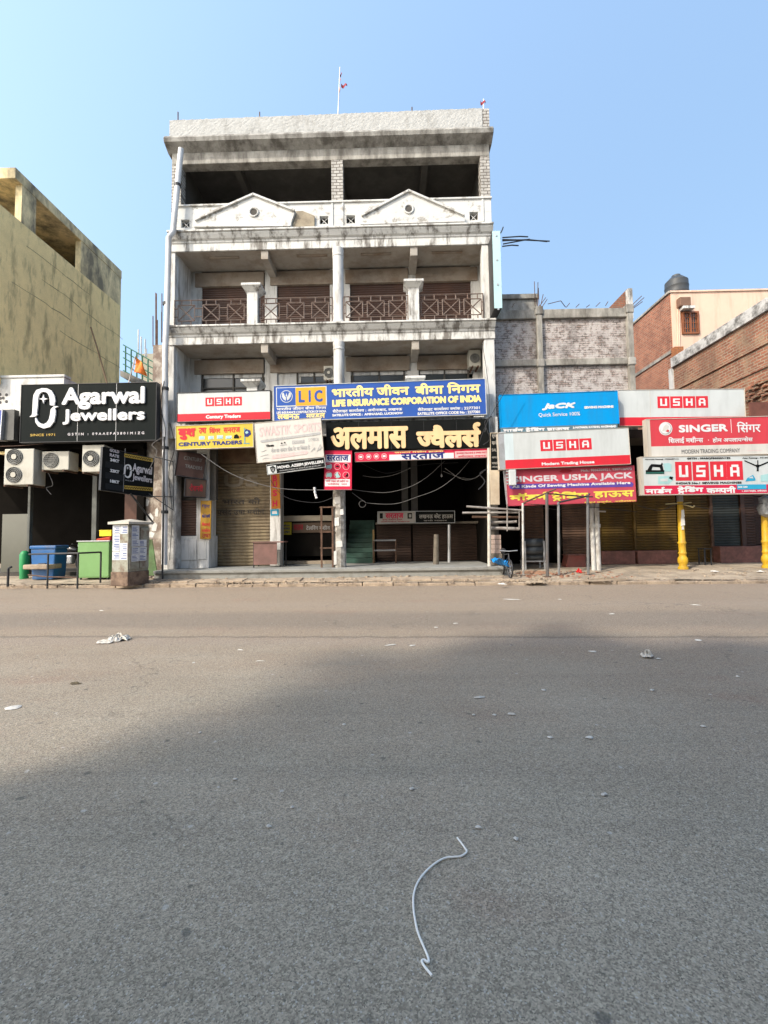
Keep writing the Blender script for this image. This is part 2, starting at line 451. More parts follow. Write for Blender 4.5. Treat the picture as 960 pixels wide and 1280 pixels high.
# ================================================================ ground
def asphalt():
    m, n, b = new_mat('dusty_asphalt')
    p = _pos(n)
    big = _ramp(n, _noise(n, _pos(n, (.35, 1, 1)), .7, 6, .62), .35, .68)
    c = _mix(n, big, (.265, .236, .184), (.36, .318, .25))  # near tone lightened to make up for the shade lying there
    tyre = _ramp(n, _noise(n, _pos(n, (.05, 1.6, 1)), 1.0, 4, .6), .52, .66)
    c = _mix(n, _math(n, 'MULTIPLY', tyre, .28), c, (.17, .155, .13))
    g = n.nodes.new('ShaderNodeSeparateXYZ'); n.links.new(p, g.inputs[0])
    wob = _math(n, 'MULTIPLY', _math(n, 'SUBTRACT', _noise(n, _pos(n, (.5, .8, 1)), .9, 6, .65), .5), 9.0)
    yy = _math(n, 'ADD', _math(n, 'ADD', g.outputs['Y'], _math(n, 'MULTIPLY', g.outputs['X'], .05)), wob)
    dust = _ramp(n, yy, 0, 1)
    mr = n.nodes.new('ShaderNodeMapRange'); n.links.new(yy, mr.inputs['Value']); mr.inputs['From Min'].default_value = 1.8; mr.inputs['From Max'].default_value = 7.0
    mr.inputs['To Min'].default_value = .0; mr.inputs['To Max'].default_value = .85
    c = _mix(n, mr.outputs[0], c, (.255, .196, .143))  # far dust, its colour held darker to tame the sunlit stretch
    # reddish patches of brick dust
    red = _ramp(n, _noise(n, _pos(n, (.55, 1, 1)), .75, 6, .7), .57, .72)
    c = _mix(n, _math(n, 'MULTIPLY', red, .45), c, (.25, .15, .11))
    # a strip of fresher surface in the middle of the road, with a crack along the joint
    wj = _math(n, 'MULTIPLY', _math(n, 'SUBTRACT', _noise(n, p, 1.6, 5, .7), .5), .35)
    yj = _math(n, 'ADD', _math(n, 'ADD', g.outputs['Y'], _math(n, 'MULTIPLY', g.outputs['X'], .045)), wj)
    jd = _math(n, 'ABSOLUTE', _math(n, 'SUBTRACT', yj, 6.75))
    c = _mix(n, _math(n, 'MULTIPLY', _ramp(n, jd, .02, .09, (1, 1, 1, 1), (0, 0, 0, 1)), .45), c, (.05, .047, .043))
    jd2 = _math(n, 'ABSOLUTE', _math(n, 'SUBTRACT', yj, 6.45))
    c = _mix(n, _math(n, 'MULTIPLY', _ramp(n, jd2, .10, .34, (1, 1, 1, 1), (0, 0, 0, 1)), .5), c, (.27, .22, .175))
    jd3 = _math(n, 'ABSOLUTE', _math(n, 'SUBTRACT', yj, 9.9))
    c = _mix(n, _math(n, 'MULTIPLY', _ramp(n, jd3, .1, .6, (1, 1, 1, 1), (0, 0, 0, 1)), .35), c, (.28, .23, .18))
    jd4 = _math(n, 'ABSOLUTE', _math(n, 'SUBTRACT', yj, 8.2))
    c = _mix(n, _math(n, 'MULTIPLY', _ramp(n, jd4, .5, 1.1, (1, 1, 1, 1), (0, 0, 0, 1)), .35), c, (.115, .105, .095))
    # long hairline cracks
    vc = n.nodes.new('ShaderNodeTexVoronoi'); vc.feature = 'DISTANCE_TO_EDGE'; vc.inputs['Scale'].default_value = .38
    wv = n.nodes.new('ShaderNodeVectorMath'); wv.operation = 'ADD'; n.links.new(p, wv.inputs[0])
    nz = n.nodes.new('ShaderNodeTexNoise'); nz.inputs['Scale'].default_value = 1.8; nz.inputs['Detail'].default_value = 6; n.links.new(p, nz.inputs['Vector'])
    sc = n.nodes.new('ShaderNodeVectorMath'); sc.operation = 'SCALE'; n.links.new(nz.outputs['Color'], sc.inputs[0]); sc.inputs['Scale'].default_value = 1.1
    n.links.new(sc.outputs[0], wv.inputs[1]); n.links.new(wv.outputs[0], vc.inputs['Vector'])
    crack = _math(n, 'MULTIPLY', _ramp(n, vc.outputs['Distance'], .0015, .006, (1, 1, 1, 1), (0, 0, 0, 1)), _ramp(n, _noise(n, p, .5, 3), .46, .56))
    c = _mix(n, _math(n, 'MULTIPLY', crack, .4), c, (.05, .047, .043))
    # stones in the surface: light and dark grains
    v = n.nodes.new('ShaderNodeTexVoronoi'); v.inputs['Scale'].default_value = 170; n.links.new(p, v.inputs['Vector'])
    sp = n.nodes.new('ShaderNodeSeparateColor'); n.links.new(v.outputs['Color'], sp.inputs[0])
    grain = n.nodes.new('ShaderNodeMapRange'); n.links.new(sp.outputs[0], grain.inputs['Value']); grain.inputs['To Min'].default_value = .60; grain.inputs['To Max'].default_value = 1.38
    c = _mix(n, 1.0, c, grain.outputs[0], 'MULTIPLY')
    fn = n.nodes.new('ShaderNodeMapRange'); n.links.new(_noise(n, p, 38, 5, .75), fn.inputs['Value']); fn.inputs['From Min'].default_value = .3; fn.inputs['From Max'].default_value = .7; fn.inputs['To Min'].default_value = .8; fn.inputs['To Max'].default_value = 1.2
    c = _mix(n, 1.0, c, fn.outputs[0], 'MULTIPLY')
    fleck = _ramp(n, sp.outputs[1], .955, .965)
    c = _mix(n, _math(n, 'MULTIPLY', fleck, .55), c, (.50, .49, .45))
    fleck2 = _ramp(n, sp.outputs[2], .94, .95)
    c = _mix(n, _math(n, 'MULTIPLY', fleck2, .6), c, (.07, .068, .06))
    # gum and oil spots, pale flecks
    for scl, lo, hi, pick, colr, am in ((4.2, .085, .135, .50, (.085, .083, .075), .65), (9, .09, .14, .80, (.07, .07, .065), .6), (7.5, .10, .15, .80, (.48, .47, .44), .55), (24, .14, .18, .90, (.5, .49, .46), .5)):
        w = n.nodes.new('ShaderNodeTexVoronoi'); w.inputs['Scale'].default_value = scl; n.links.new(p, w.inputs['Vector']); w.inputs['Randomness'].default_value = 1
        s2 = n.nodes.new('ShaderNodeSeparateColor'); n.links.new(w.outputs['Color'], s2.inputs[0])
        dd = _math(n, 'ADD', w.outputs['Distance'], _math(n, 'MULTIPLY', _math(n, 'SUBTRACT', _noise(n, p, scl * 6, 3), .5), .16))
        dd = _math(n, 'ADD', dd, _math(n, 'MULTIPLY', s2.outputs[1], .06))
        k = _math(n, 'MULTIPLY', _ramp(n, dd, lo, hi, (1, 1, 1, 1), (0, 0, 0, 1)), _ramp(n, s2.outputs[0], pick, pick + .02))
        c = _mix(n, _math(n, 'MULTIPLY', k, am), c, colr)
    n.links.new(c, b.inputs['Base Color']); b.inputs['Roughness'].default_value = .88; b.inputs['Specular IOR Level'].default_value = .25
    _bump(n, b, _math(n, 'ADD', _math(n, 'MULTIPLY', v.outputs['Distance'], .6), _noise(n, p, 60, 4)), .55, .006)
    return m
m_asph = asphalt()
m_pave = M('dusty_pavement', (.42, .34, .25), .95, .16, 1.5, (.13, .105, .08), .65, .53, 1, 1.8, .5, soft=.22, fine=.35)
m_kerb = M('worn_kerb_stone', (.38, .30, .22), .95, .2, 3, (.12, .09, .07), .6, .55, 1, 2.5, .5, fine=.3)
m_earth = M('bare_earth', (.22, .17, .12), .95, .2, .6)

def ky(x): return 13.55 - .045 * x           # the kerb line runs a little askew
# far ground sheet and the road
g = MB().slab([(-120, -60), (120, -60), (120, 160), (-120, 160)], -.5, -.03).build('ground', m_earth); tag(g, kind='structure')
rd = MB()
NX, NY = 60, 40
rd.grid(lambda a, b: (-45 + 90 * a, -3.6 + b * (ky(-45 + 90 * a) + 3.6 + .3), .003 * math.sin(a * 55) * math.sin(b * 17) * (b * (1 - b) * 4) - .002), NX, NY)
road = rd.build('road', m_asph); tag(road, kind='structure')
# pavement in front of the shops, rising towards the shop fronts
pv = MB()
def pave_z(x, y): return .09 + max(0, (y - ky(x))) * .055
def pv_fn(a, b):
    x = -45 + 90 * a; y = ky(x) + .22 + b * 9
    return (x, y, pave_z(x, y) + random.uniform(-.012, .012))
pv.grid(pv_fn, 240, 22)
tag(pv.build('pavement', m_pave), kind='structure')
# kerb of separate stones
kb = MB(); x = -45
while x < 45:
    L = random.uniform(.75, 1.05); dz = random.uniform(-.035, .015); dy = random.uniform(-.03, .03); x1 = x + L - .025
    kb.obox((x, ky(x) + dy, -.05), Vector((x1 - x, ky(x1) - ky(x), 0)), Vector((0, .27, 0)), Vector((random.uniform(-.01, .01), 0, .15 + dz)))
    x += L
tag(kb.build('kerb', m_kerb, bevel=.018), kind='structure')
# flagstones along the kerb before the main building
fl = MB(); x = -8.4
while x < 4.0:
    L = random.uniform(.7, 1.3)
    y0 = ky(x) + .3 + random.uniform(0, .05)
    fl.obox((x, y0, pave_z(x, y0) - .02), Vector((L - .04, -.02, random.uniform(-.02, .02))), Vector((0, .62 + random.uniform(-.08, .08), .03)), Vector((0, 0, .045 + random.uniform(0, .02))))
    x += L
tag(fl.build('flagstone_path', m_kerb, bevel=.012), kind='structure')
# pavement on the camera's side of the road
tag(MB().slab([(-45, -3.6), (45, -3.6), (45, -9), (-45, -9)], -.03, .12).build('pavement', m_pave), kind='structure')

# ================================================================ the building behind the camera (casts the shade over the near road)
m_back = M('cream_rear_facade', (.45, .40, .32), .9, .1, 1, (.2, .17, .14), .5, .55, .4, 1)
BX0 = -10.9; BY = -5.0; BH = 15.0
bk = thing('apartment_building', (BX0 + 13, BY - 5, 0), 'tall cream building on the near side of the road, opposite the shops', 'building')
w = MB().box(BX0, BX0 + 34, BY - 10, BY, 0, BH).build('wall', m_back, bk, bevel=.03)
MB().box(BX0 + 11, BX0 + 34.1, BY - 10.1, BY + .12, BH, BH + .95).build('parapet', m_back, bk)
for i in range(9):
    for k in range(3):
        x = BX0 + 1.6 + i * 3.7; z = 1.0 + k * 4.0
        f = MB().box(x, x + 1.5, BY - .05, BY + .06, z + .4, z + 2.1).build('window', m_back, bk)
        MB().box(x + .1, x + 1.4, BY + .05, BY + .075, z + .5, z + 2.0).build('pane', m_glass, f)

# unseen potted shrubs, added along that roof edge to roughen its shadow
m_shrub = M('roof_shrub_leaf', (.06, .10, .03), .8, .3, 5, bump=0)
for k, (xx, hh, rr_) in enumerate(((BX0 + .6, .9, .7), (BX0 + 2.4, .6, .5), (BX0 + 9.6, 1.3, .9), (BX0 + 11.6, 1.7, .8), (BX0 + 13.2, 1.3, 1.0), (BX0 + 14.6, 1.5, .9), (BX0 + 16.5, 1.0, 1.0), (BX0 + 18.3, 1.6, .9), (BX0 + 20.6, 1.2, 1.1), (BX0 + 23, 1.6, .9))):
    zz = BH + (.95 if xx > BX0 + 11 else 0)
    t_ = thing('shadow_shrub', (xx, BY - .5, zz), 'unseen leafy potted shrub added on the roof edge to break up its shadow', 'shrub', 'shrubs added for the roof shadow')
    MB().lathe((xx, BY - .5, zz), [(.18, 0), (.25, .35), (.22, .35)], 10).build('pot', m_kerb, t_)
    f_ = MB()
    for _ in range(420):
        d_ = Vector((random.gauss(0, 1), random.gauss(0, 1), random.gauss(0, 1))).normalized() * rr_ * random.random() ** .4
        c_ = Vector((xx, BY - .5, zz + .3 + hh * .5)) + Vector((d_.x, d_.y * .6, d_.z * .7)); a_ = Vector((random.uniform(-1, 1), random.uniform(-1, 1), random.uniform(-1, 1))).normalized() * .09; b_ = a_.orthogonal().normalized() * .05
        f_.add([c_ - a_, c_ + b_, c_ + a_, c_ - b_], [(0, 1, 2, 3)])
    f_.build('foliage', m_shrub, t_)

# street tree at the corner of that building: its leaves break up the edge of the shade
tx_, ty_ = -9.35, -4.0
tr_ = thing('street_tree', (tx_, ty_, .1), 'tall slender leafy tree at the corner of the cream building on the near side', 'tree')
tk_ = MB().tube([(tx_, ty_, 0), (tx_ + .1, ty_, 3), (tx_ - .1, ty_ + .1, 7), (tx_, ty_, 11), (tx_ + .1, ty_, 14)], [.22, .18, .14, .09, .04], 8)
for k in range(14):
    z_ = 5 + k * .62; a_ = k * 2.4; tk_.tube([(tx_, ty_, z_), (tx_ + math.cos(a_) * .9, ty_ + math.sin(a_) * .9, z_ + .7), (tx_ + math.cos(a_) * 1.5, ty_ + math.sin(a_) * 1.5, z_ + 1.0)], [.05, .03, .012], 5)
tk_.build('trunk', M('tree_bark', (.12, .09, .06), .9, .25, 8), tr_)
cr_ = MB()
for k in range(46):
    z_ = random.uniform(5.2, 14.6); a_ = random.uniform(0, 6.28); q_ = random.uniform(.2, 1.45) * (1 - max(0, z_ - 11) / 6)
    cc_ = Vector((tx_ + q_ * math.cos(a_), ty_ + q_ * math.sin(a_), z_)); rr_ = random.uniform(.3, .65)
    for _ in range(70):
        d_ = Vector((random.gauss(0, 1), random.gauss(0, 1), random.gauss(0, .7))) * rr_ * .5; c_ = cc_ + d_
        e_ = Vector((random.uniform(-1, 1), random.uniform(-1, 1), random.uniform(-1, 1))).normalized() * .10; b_ = e_.orthogonal().normalized() * .055
        cr_.add([c_ - e_, c_ + b_, c_ + e_, c_ - b_], [(0, 1, 2, 3)])
cr_.build('crown', m_shrub, tr_)

# ================================================================ the four-storey building
MX0, MX1, MY = -7.82, 3.68, 15.5
YB = 16.75                                   # back wall of the balconies
ZP = .45                                     # veranda floor
zs1 = (8.36, 8.97); zs2 = (11.78, 12.42); zs0 = (5.0, 5.55)
mn = thing('balcony_building', (-2.07, MY, 0), 'tall white four storey building with columned balconies and weathered concrete top', 'building')
def part(mb, name, mat, parent=None, **k): return mb.build(name, mat, parent or mn, **k)
def every(mb, name, mat, parent=None, **k): return each(mb, name, mat, parent or mn, **k)
# veranda platform
pl = MB()
pl.prof([(14.8, .12), (14.8, ZP - .1), (14.74, ZP - .1), (14.74, ZP), (22, ZP), (22, .12)], MX0 - .1, MX1 + .1)
part(pl, 'veranda_floor', M('veranda_cement', (.27, .27, .25), .9, .16, 2, (.1, .09, .08), .6, .54, 1, 2, .3), bevel=.015)
# side walls and back walls
sw = MB()
sw.box(MX0, MX0 + .2, MY + .1, 24, ZP + .006, 16.0)
sw.box(MX1 - .2, MX1, MY + .1, 24, ZP + .006, 16.0)
every(sw, 'side_wall', m_white)
ow = MB(); ow.box(MX0 - .03, MX0 - .004, MY + .06, 24, 5, 15.7); ow.box(MX1 + .004, MX1 + .03, MY + .06, 24, 5, 15.7)
every(ow, 'raw_brick_flank', m_brick_wy)
# slabs with moulded edges
def slab_edge(z0, z1, name):
    h = z1 - z0
    s = MB().prof([(MY - .34, z1 - .06), (MY - .34, z1), (YB + 6, z1), (YB + 6, z0), (MY - .10, z0), (MY - .10, z0 + h * .42), (MY - .13, z0 + h * .46), (MY - .13, z0 + h * .55),
                    (MY - .2, z0 + h * .62), (MY - .28, z0 + h * .82), (MY - .28, z1 - .06)], MX0 - .02, MX1 + .02)
    return part(s, name, m_white2, bevel=.008)
slab_edge(*zs1, 'floor_slab'); slab_edge(*zs2, 'floor_slab')
part(MB().box(MX0, MX1, MY - .2, YB + 6, zs0[0], zs0[1]), 'floor_slab', m_white2)
# thin dirty ledge lines on top of the mouldings
# ceilings: recessed soffit panels, cross beams, lintel over the back wall
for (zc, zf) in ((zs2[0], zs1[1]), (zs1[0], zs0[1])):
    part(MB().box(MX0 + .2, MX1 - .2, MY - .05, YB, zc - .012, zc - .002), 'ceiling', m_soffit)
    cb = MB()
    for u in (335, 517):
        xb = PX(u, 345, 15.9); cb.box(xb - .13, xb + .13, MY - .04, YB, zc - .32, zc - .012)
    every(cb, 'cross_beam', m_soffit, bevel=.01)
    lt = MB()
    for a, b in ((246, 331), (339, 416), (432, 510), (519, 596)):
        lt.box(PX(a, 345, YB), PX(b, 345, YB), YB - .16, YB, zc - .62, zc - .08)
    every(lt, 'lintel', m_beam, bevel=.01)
    pw = MB()
    for a, b in ((226, 253), (332, 347), (413, 438), (508, 522), (589, 604)):
        pw.box(PX(a, 400, YB), PX(b, 400, YB), YB - .1, YB + .02, zf, zc - .012)
    every(pw, 'pilaster', m_white)
# second-floor back wall: brown shutters; first floor: windows
for a, b in ((253, 332), (347, 413), (438, 508), (522, 589)):
    part(MB().shutter(PX(a, 400, YB), PX(b, 400, YB), zs1[1], zs2[0] - .5, YB - .01), 'rolling_shutter', m_shut_b)
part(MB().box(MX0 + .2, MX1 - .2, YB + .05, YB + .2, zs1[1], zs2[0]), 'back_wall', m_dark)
bw = MB(); bw.box(PX(347, 460, YB), PX(376, 460, YB), YB - .02, YB + .1, zs0[1], zs1[0] - .02); bw.box(MX0 + .2, MX1 - .2, YB + 2.2, YB + 2.3, zs0[1], zs1[0])
bw.box(MX0 + .2, MX1 - .2, YB - .03, YB + .1, zs1[0] - .75, zs1[0] - .6)
every(bw, 'back_wall', m_white)
wf = MB()
for a, b, t in ((253, 330, 464), (371, 413, 458), (440, 506, 461), (523, 586, 459)):
    x0, x1 = PX(a, 470, YB), PX(b, 470, YB); z1 = PZ((a + b) / 2, t, YB); z0 = zs0[1]
    fr = MB()
    for xx in (x0, (x0 + x1) / 2, x1 - .06): fr.box(xx, xx + .06, YB - .06, YB, z0, z1)
    fr.box(x0, x1, YB - .06, YB, z1 - .06, z1); fr.box(x0 + .06, x1 - .06, YB - .05, YB - .01, z1 - .7, z1 - .64)
    wn = part(fr, 'window', m_dark)
    MB().box(x0, x1, YB + .005, YB + .02, z0, z1).build('pane', m_glass, wn)
# narrow boxes (old tube light fittings) under the ceilings
tl = MB()
for u, v in ((280, 325), (390, 323.5), (470, 321), (559, 320)):
    c = P(u, v, 15.75); tl.box(c.x - .55, c.x + .55, 15.72, 15.8, zs2[0] - .075, zs2[0] - .012)
every(tl, 'light_fitting', m_beam)
# round columns
def column(xc, z0, z1, r=.19):
    h = z1 - z0
    return MB().lathe((xc, MY + .02, z0), [(r * 1.25, 0), (r * 1.25, .12), (r * 1.08, .16), (r, .2), (r, h - .3), (r * 1.1, h - .28), (r * 1.1, h - .22), (r, h - .2), (r * 1.12, h - .06), (r * 1.12, h)], 24)
xc = PX(423, 380, MY)
part(column(xc, zs1[1], zs2[0]), 'column', m_white, smooth=True)
part(column(xc, zs0[1], zs1[0]), 'column', m_white, smooth=True)
for z0, z1 in ((zs1[1], zs2[0]), (zs0[1], zs1[0])):
    part(MB().box(MX1 - .36, MX1, MY - .06, MY + .3, z0, z1), 'corner_pillar', m_white, bevel=.02)
    part(MB().box(MX0 - .02, MX0 + .17, MY - .06, MY + .12, z0, z1), 'corner_pillar', m_white, bevel=.015)
# short pedestal posts with flared caps
for zf in (zs1[1], zs0[1]):
    for u in (318, 517):
        xm = PX(u, 390, MY); z1 = zf + 1.2
        q = MB().box(xm - .185, xm + .185, MY - .26, MY + .1, zf, z1)
        def ringq(hw, z): return [(xm - hw, MY - .08 - hw, z), (xm + hw, MY - .08 - hw, z), (xm + hw, MY - .08 + hw, z), (xm - hw, MY - .08 + hw, z)]
        lv = [ringq(.19, z1 - .02), ringq(.3, z1 + .1), ringq(.345, z1 + .14), ringq(.345, z1 + .22)]
        vs = [p for r in lv for p in r]
        fs = [(0, 3, 2, 1), (12, 13, 14, 15)] + [(k * 4 + j, k * 4 + (j + 1) % 4, (k + 1) * 4 + (j + 1) % 4, (k + 1) * 4 + j) for k in range(3) for j in range(4)]
        q.add(vs, fs)
        part(q, 'pedestal_post', m_white2, bevel=.008)
# balcony railings: squares with crosses
def railing(x0, x1, zf, n=3):
    y = MY - .1; m = MB(); zt = zf + 1.0; zb = zf + .07
    bar = lambda a, b: m.bar((a[0], y, a[1]), (b[0], y, b[1]), .03)
    bar((x0, zt), (x1, zt)); bar((x0, zb), (x1, zb)); bar((x0 + .02, zb), (x0 + .02, zt)); bar((x1 - .02, zb), (x1 - .02, zt))
    p = (x1 - x0) / n; s = .60
    for i in range(n):
        c = x0 + p * (i + .5); a, b = c - s / 2, c + s / 2; z0, z1 = zf + .25, zf + .82
        for e in (((a, z0), (b, z0)), ((a, z1), (b, z1)), ((a, z0), (a, z1)), ((b, z0), (b, z1)), ((a, z0), (b, z1)), ((a, z1), (b, z0))): bar(*e)
        for q in (c - .17, c + .17):
            bar((q, z1), (q, zt)); bar((q, zb), (q, z0))
        l, r = (x0, a) if i == 0 else (c - p + s / 2, a), (b, x1)
        for z in (zf + .40, zf + .70):
            if i == 0: bar((x0, z), (a, z))
            bar((b, z), (min(x1, b + p - s) if i < n - 1 else x1, z))
    return part(m, 'railing', m_rail)
xl = MX0 + .17
for a, b in ((xl, PX(318, 390, MY) - .185), (PX(318, 390, MY) + .185, xc - .19), (xc + .19, PX(517, 390, MY) - .185), (PX(517, 390, MY) + .185, MX1 - .36)):
    railing(a, b, zs1[1])
# third-floor parapet with pierced vents and two pediments
za, zb = zs2[1], 13.42
vents = [PX(u, 278, MY - .1) for u in (232, 405, 438.5, 592.5)]
wl = MB(); y0, y1 = MY - .12, MY + .06; hv = .15; zv = za + .38
wl.box(MX0 + .08, MX1, y0, y1, za, zv - hv); wl.box(MX0 + .08, MX1, y0, y1, zv + hv, zb)
xs = [MX0 + .08] + [q for v in vents for q in (v - hv, v + hv)] + [MX1]
for i in range(0, len(xs), 2): wl.box(xs[i], xs[i + 1], y0, y1, zv - hv, zv + hv)
wl.box(MX0 + .06, MX1 + .02, y0 - .05, y1 + .03, zb, zb + .06)
for u in (416, 429, 603): xx = PX(u, 275, MY); wl.box(xx - .03, xx + .03, y0 - .03, y0, za, zb)
pw_ = part(wl, 'parapet_wall', m_ped, bevel=.006)
vb = MB()
for v in vents:
    vb.bar((v - hv, MY - .03, zv - hv), (v + hv, MY - .03, zv + hv), .022); vb.bar((v - hv, MY - .03, zv + hv), (v + hv, MY - .03, zv - hv), .022)
each(vb, 'vent_bar', m_white, pw_)
m_raw = M('raw_tan_brickwork', (.34, .29, .21), .95, .2, 6, (.14, .11, .08), .6, .5, 1, 3, .9)
def pediment(pts, ring_u, ring_v, broken):
    pp = [(PX(u, v, MY - .3), PZ(u, v, MY - .3)) for u, v in pts]
    pd = part(MB().prism(pp, MY - .3, MY - .122), 'pediment', m_ped, bevel=.01)
    t = MB()
    top = [q for q in pp[1:] ]
    for (xa, z_a), (xb, z_b) in zip(pp[1:4], pp[2:4]):
        d = Vector((xb - xa, 0, z_b - z_a)); nrm = Vector((-d.z, 0, d.x)).normalized() * .07
        t.obox(Vector((xa, MY - .37, z_a)) - nrm, d, Vector((0, .25, 0)), nrm * 1.05)
    t.obox(Vector((pp[0][0] - .02, MY - .35, pp[0][1] - .01)), Vector((pp[-1][0] - pp[0][0] + .02, 0, pp[-1][1] - pp[0][1])), Vector((0, .2, 0)), Vector((0, 0, .06)))
    t.build('raking_cornice', m_ped, pd, bevel=.008)
    c = P(ring_u, ring_v, MY - .32)
    MB().ring((c.x, MY - .31, c.z), .155, .035).build('oculus_ring', m_white2, pd, smooth=True)
    MB().disc((c.x, MY - .301, c.z), .14, .012).build('oculus_shade', m_dark, pd)  # dark disc on the face stands for the shade inside the round opening
pediment([(243.5, 284.2), (243.5, 274.8), (316.8, 242.5), (369, 263), (366.5, 271), (364.5, 276), (363.5, 283.5)], 317, 265, True)
pediment([(451, 281.5), (451.5, 269), (510.7, 238), (581, 268.5), (581, 277.8)], 511, 261, False)
rb = MB().prism([(PX(u, v, MY - .2), PZ(u, v, MY - .2)) for u, v in ((364, 283.5), (368, 264), (378, 263.5), (393, 269.5), (393, 283))], MY - .2, MY - .122)
part(rb, 'broken_pediment_core', m_raw)
# top storey: brick piers, beam, cornice, rough parapet
for a, b, wall in ((MX0, MX0 + .34, 0), (PX(414.5, 230, MY), PX(429, 230, MY), 1), (PX(600.5, 230, MY), MX1, 2)):
    part(MB().box(a, b, MY - .05, MY + .3, zb - .9 if wall else za, 15.08), 'brick_pier', m_brick_w)
top = MB().box(MX0, MX1, MY - .06, MY + .3, 15.08, 15.52)
part(top, 'top_beam', m_conc, bevel=.02)
co = MB().prof([(MY - .42, 15.78), (MY - .36, 15.9), (24, 15.9), (24, 15.5), (MY - .05, 15.5), (MY - .38, 15.66)], MX0 - .15, MX1 + .10)
part(co, 'roof_slab', m_cornice, bevel=.03)
# parapet: front face rough-cast
gp = MB()
def pf(a, b):
    x = MX0 + .02 + a * (MX1 - MX0 - .3); z = 15.9 + b * (.64 + a * .1)
    return (x, MY - .30 + random.uniform(-.005, .005), z + (random.uniform(-.012, .012) if b > .99 else 0))
gp.grid(pf, 150, 10)
gp.box(MX0 + .02, MX1 - .28, MY - .27, MY - .08, 15.9, 16.5)
gp.box(MX0 + .02, MX0 + .2, MY - .1, 22, 15.9, 16.5)
part(gp, 'roof_parapet', m_plaster)
part(MB().box(MX1 - .30, MX1 - .02, MY - .28, MY + .1, 15.9, 16.64), 'brick_pier', m_brick_w)
# interior of the open top storey
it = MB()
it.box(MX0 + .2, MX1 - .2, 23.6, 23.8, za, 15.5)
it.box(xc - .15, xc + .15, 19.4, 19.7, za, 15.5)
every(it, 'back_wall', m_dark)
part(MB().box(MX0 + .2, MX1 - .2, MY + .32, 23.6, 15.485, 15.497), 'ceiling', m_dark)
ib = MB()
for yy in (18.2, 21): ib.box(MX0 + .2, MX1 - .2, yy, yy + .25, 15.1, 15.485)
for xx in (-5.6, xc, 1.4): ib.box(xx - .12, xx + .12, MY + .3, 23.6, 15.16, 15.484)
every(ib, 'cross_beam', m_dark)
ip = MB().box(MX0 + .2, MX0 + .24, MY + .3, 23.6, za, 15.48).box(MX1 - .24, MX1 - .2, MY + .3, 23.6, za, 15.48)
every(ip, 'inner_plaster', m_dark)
# drain pipe
dp = [(226.5, 186, 15.05), (225, 200, 15.1), (219, 262, 15.08), (216.5, 290, 15.02), (211, 297, 15.02), (208.5, 400, 15.1), (206.5, 440, 15.1), (206.5, 560, 15.12), (205.5, 706, 15.12)]
pp = MB().tube([P(u, v, Y) for u, v, Y in dp], .095, 12)
dpo = part(pp, 'drain_pipe', m_pipe, smooth=True)
cl = MB()
for u, v in ((222, 232), (208, 380), (206.6, 486), (206.4, 560), (206, 640)):
    c = P(u, v, 15.1); cl.lathe((c.x, c.y, c.z), [(.115, -.05), (.115, .05)], 12)
each(cl, 'pipe_bracket', m_black, dpo)
# ground floor: left white pillar, plastered stone pillar, right pillar
part(MB().box(PX(211.5, 620, MY), PX(222, 620, MY), MY - .1, MY + .3, ZP, 5.0), 'corner_pillar', M('peeling_whitewash', (.45, .44, .42), .9, .2, 5, (.16, .15, .14), .8, .5, .6, 3, .5), bevel=.02)
gc = MB().lathe((PX(424, 660, MY), MY + .05, ZP), [(.235, 0), (.23, .5), (.22, 2.0), (.21, 4.55)], 10)
part(gc, 'column', M('worn_posted_pillar', (.42, .40, .36), .9, .25, 9, (.14, .12, .10), .7, .5, 1, 5, .6))
part(MB().box(MX1 - .34, MX1 - .04, MY - .1, MY + .25, ZP, 5.0), 'corner_pillar', m_dark)
# arcade interior
gi = MB()
gi.box(PX(350, 660, 19.5) , MX1 - .2, 21.4, 21.5, ZP, 5); gi.box(MX1 - .26, MX1 - .2, MY + .3, 21.5, ZP, 5)
gi.box(PX(353, 660, 18.6), PX(353, 660, 18.6) + .1, 18.62, 21.5, ZP, 5); gi.box(MX0 + .2, PX(353, 660, 18.6), 18.62, 18.72, ZP, 5)
every(gi, 'arcade_wall', m_deep_shade)
part(MB().box(MX0 + .2, MX1 - .2, MY, 21.5, 4.985, 4.995), 'ceiling', m_deep_shade)
# ================================================================ neighbours on the right
m_bk_grey = brick('limewashed_brick', (.46, .40, .37), (.30, .22, .19), (.16, .14, .125), 'x', .23, .085, dirt=(.045, .04, .038), amt=.7, thr=.60, ds=1.1, ms=.02, over=(.46, .42, .395), ov=.49, os=5.0)
m_bk_red = brick('red_brick_side', (.44, .165, .095), (.28, .10, .06), (.36, .27, .2), 'y', .30, .11, dirt=(.13, .06, .045), amt=.5, thr=.56, ds=1.6, ms=.018)
m_bk_mix = brick('old_patched_brick_side', (.40, .165, .10), (.25, .10, .065), (.36, .29, .21), 'y', .30, .11, dirt=(.12, .075, .055), amt=.5, thr=.52, ds=1.1, ms=.02, over=(.33, .235, .155), ov=.56)
m_peach = M('peach_house_paint', (.64, .45, .34), .85, .04, 1.5, (.34, .22, .16), .45, .60, .15, 1.6, .15)
m_redpl = M('red_granite_ledge', (.19, .085, .07), .6, .25, 9, (.07, .04, .035), .5, .5, 1, 3, .1)

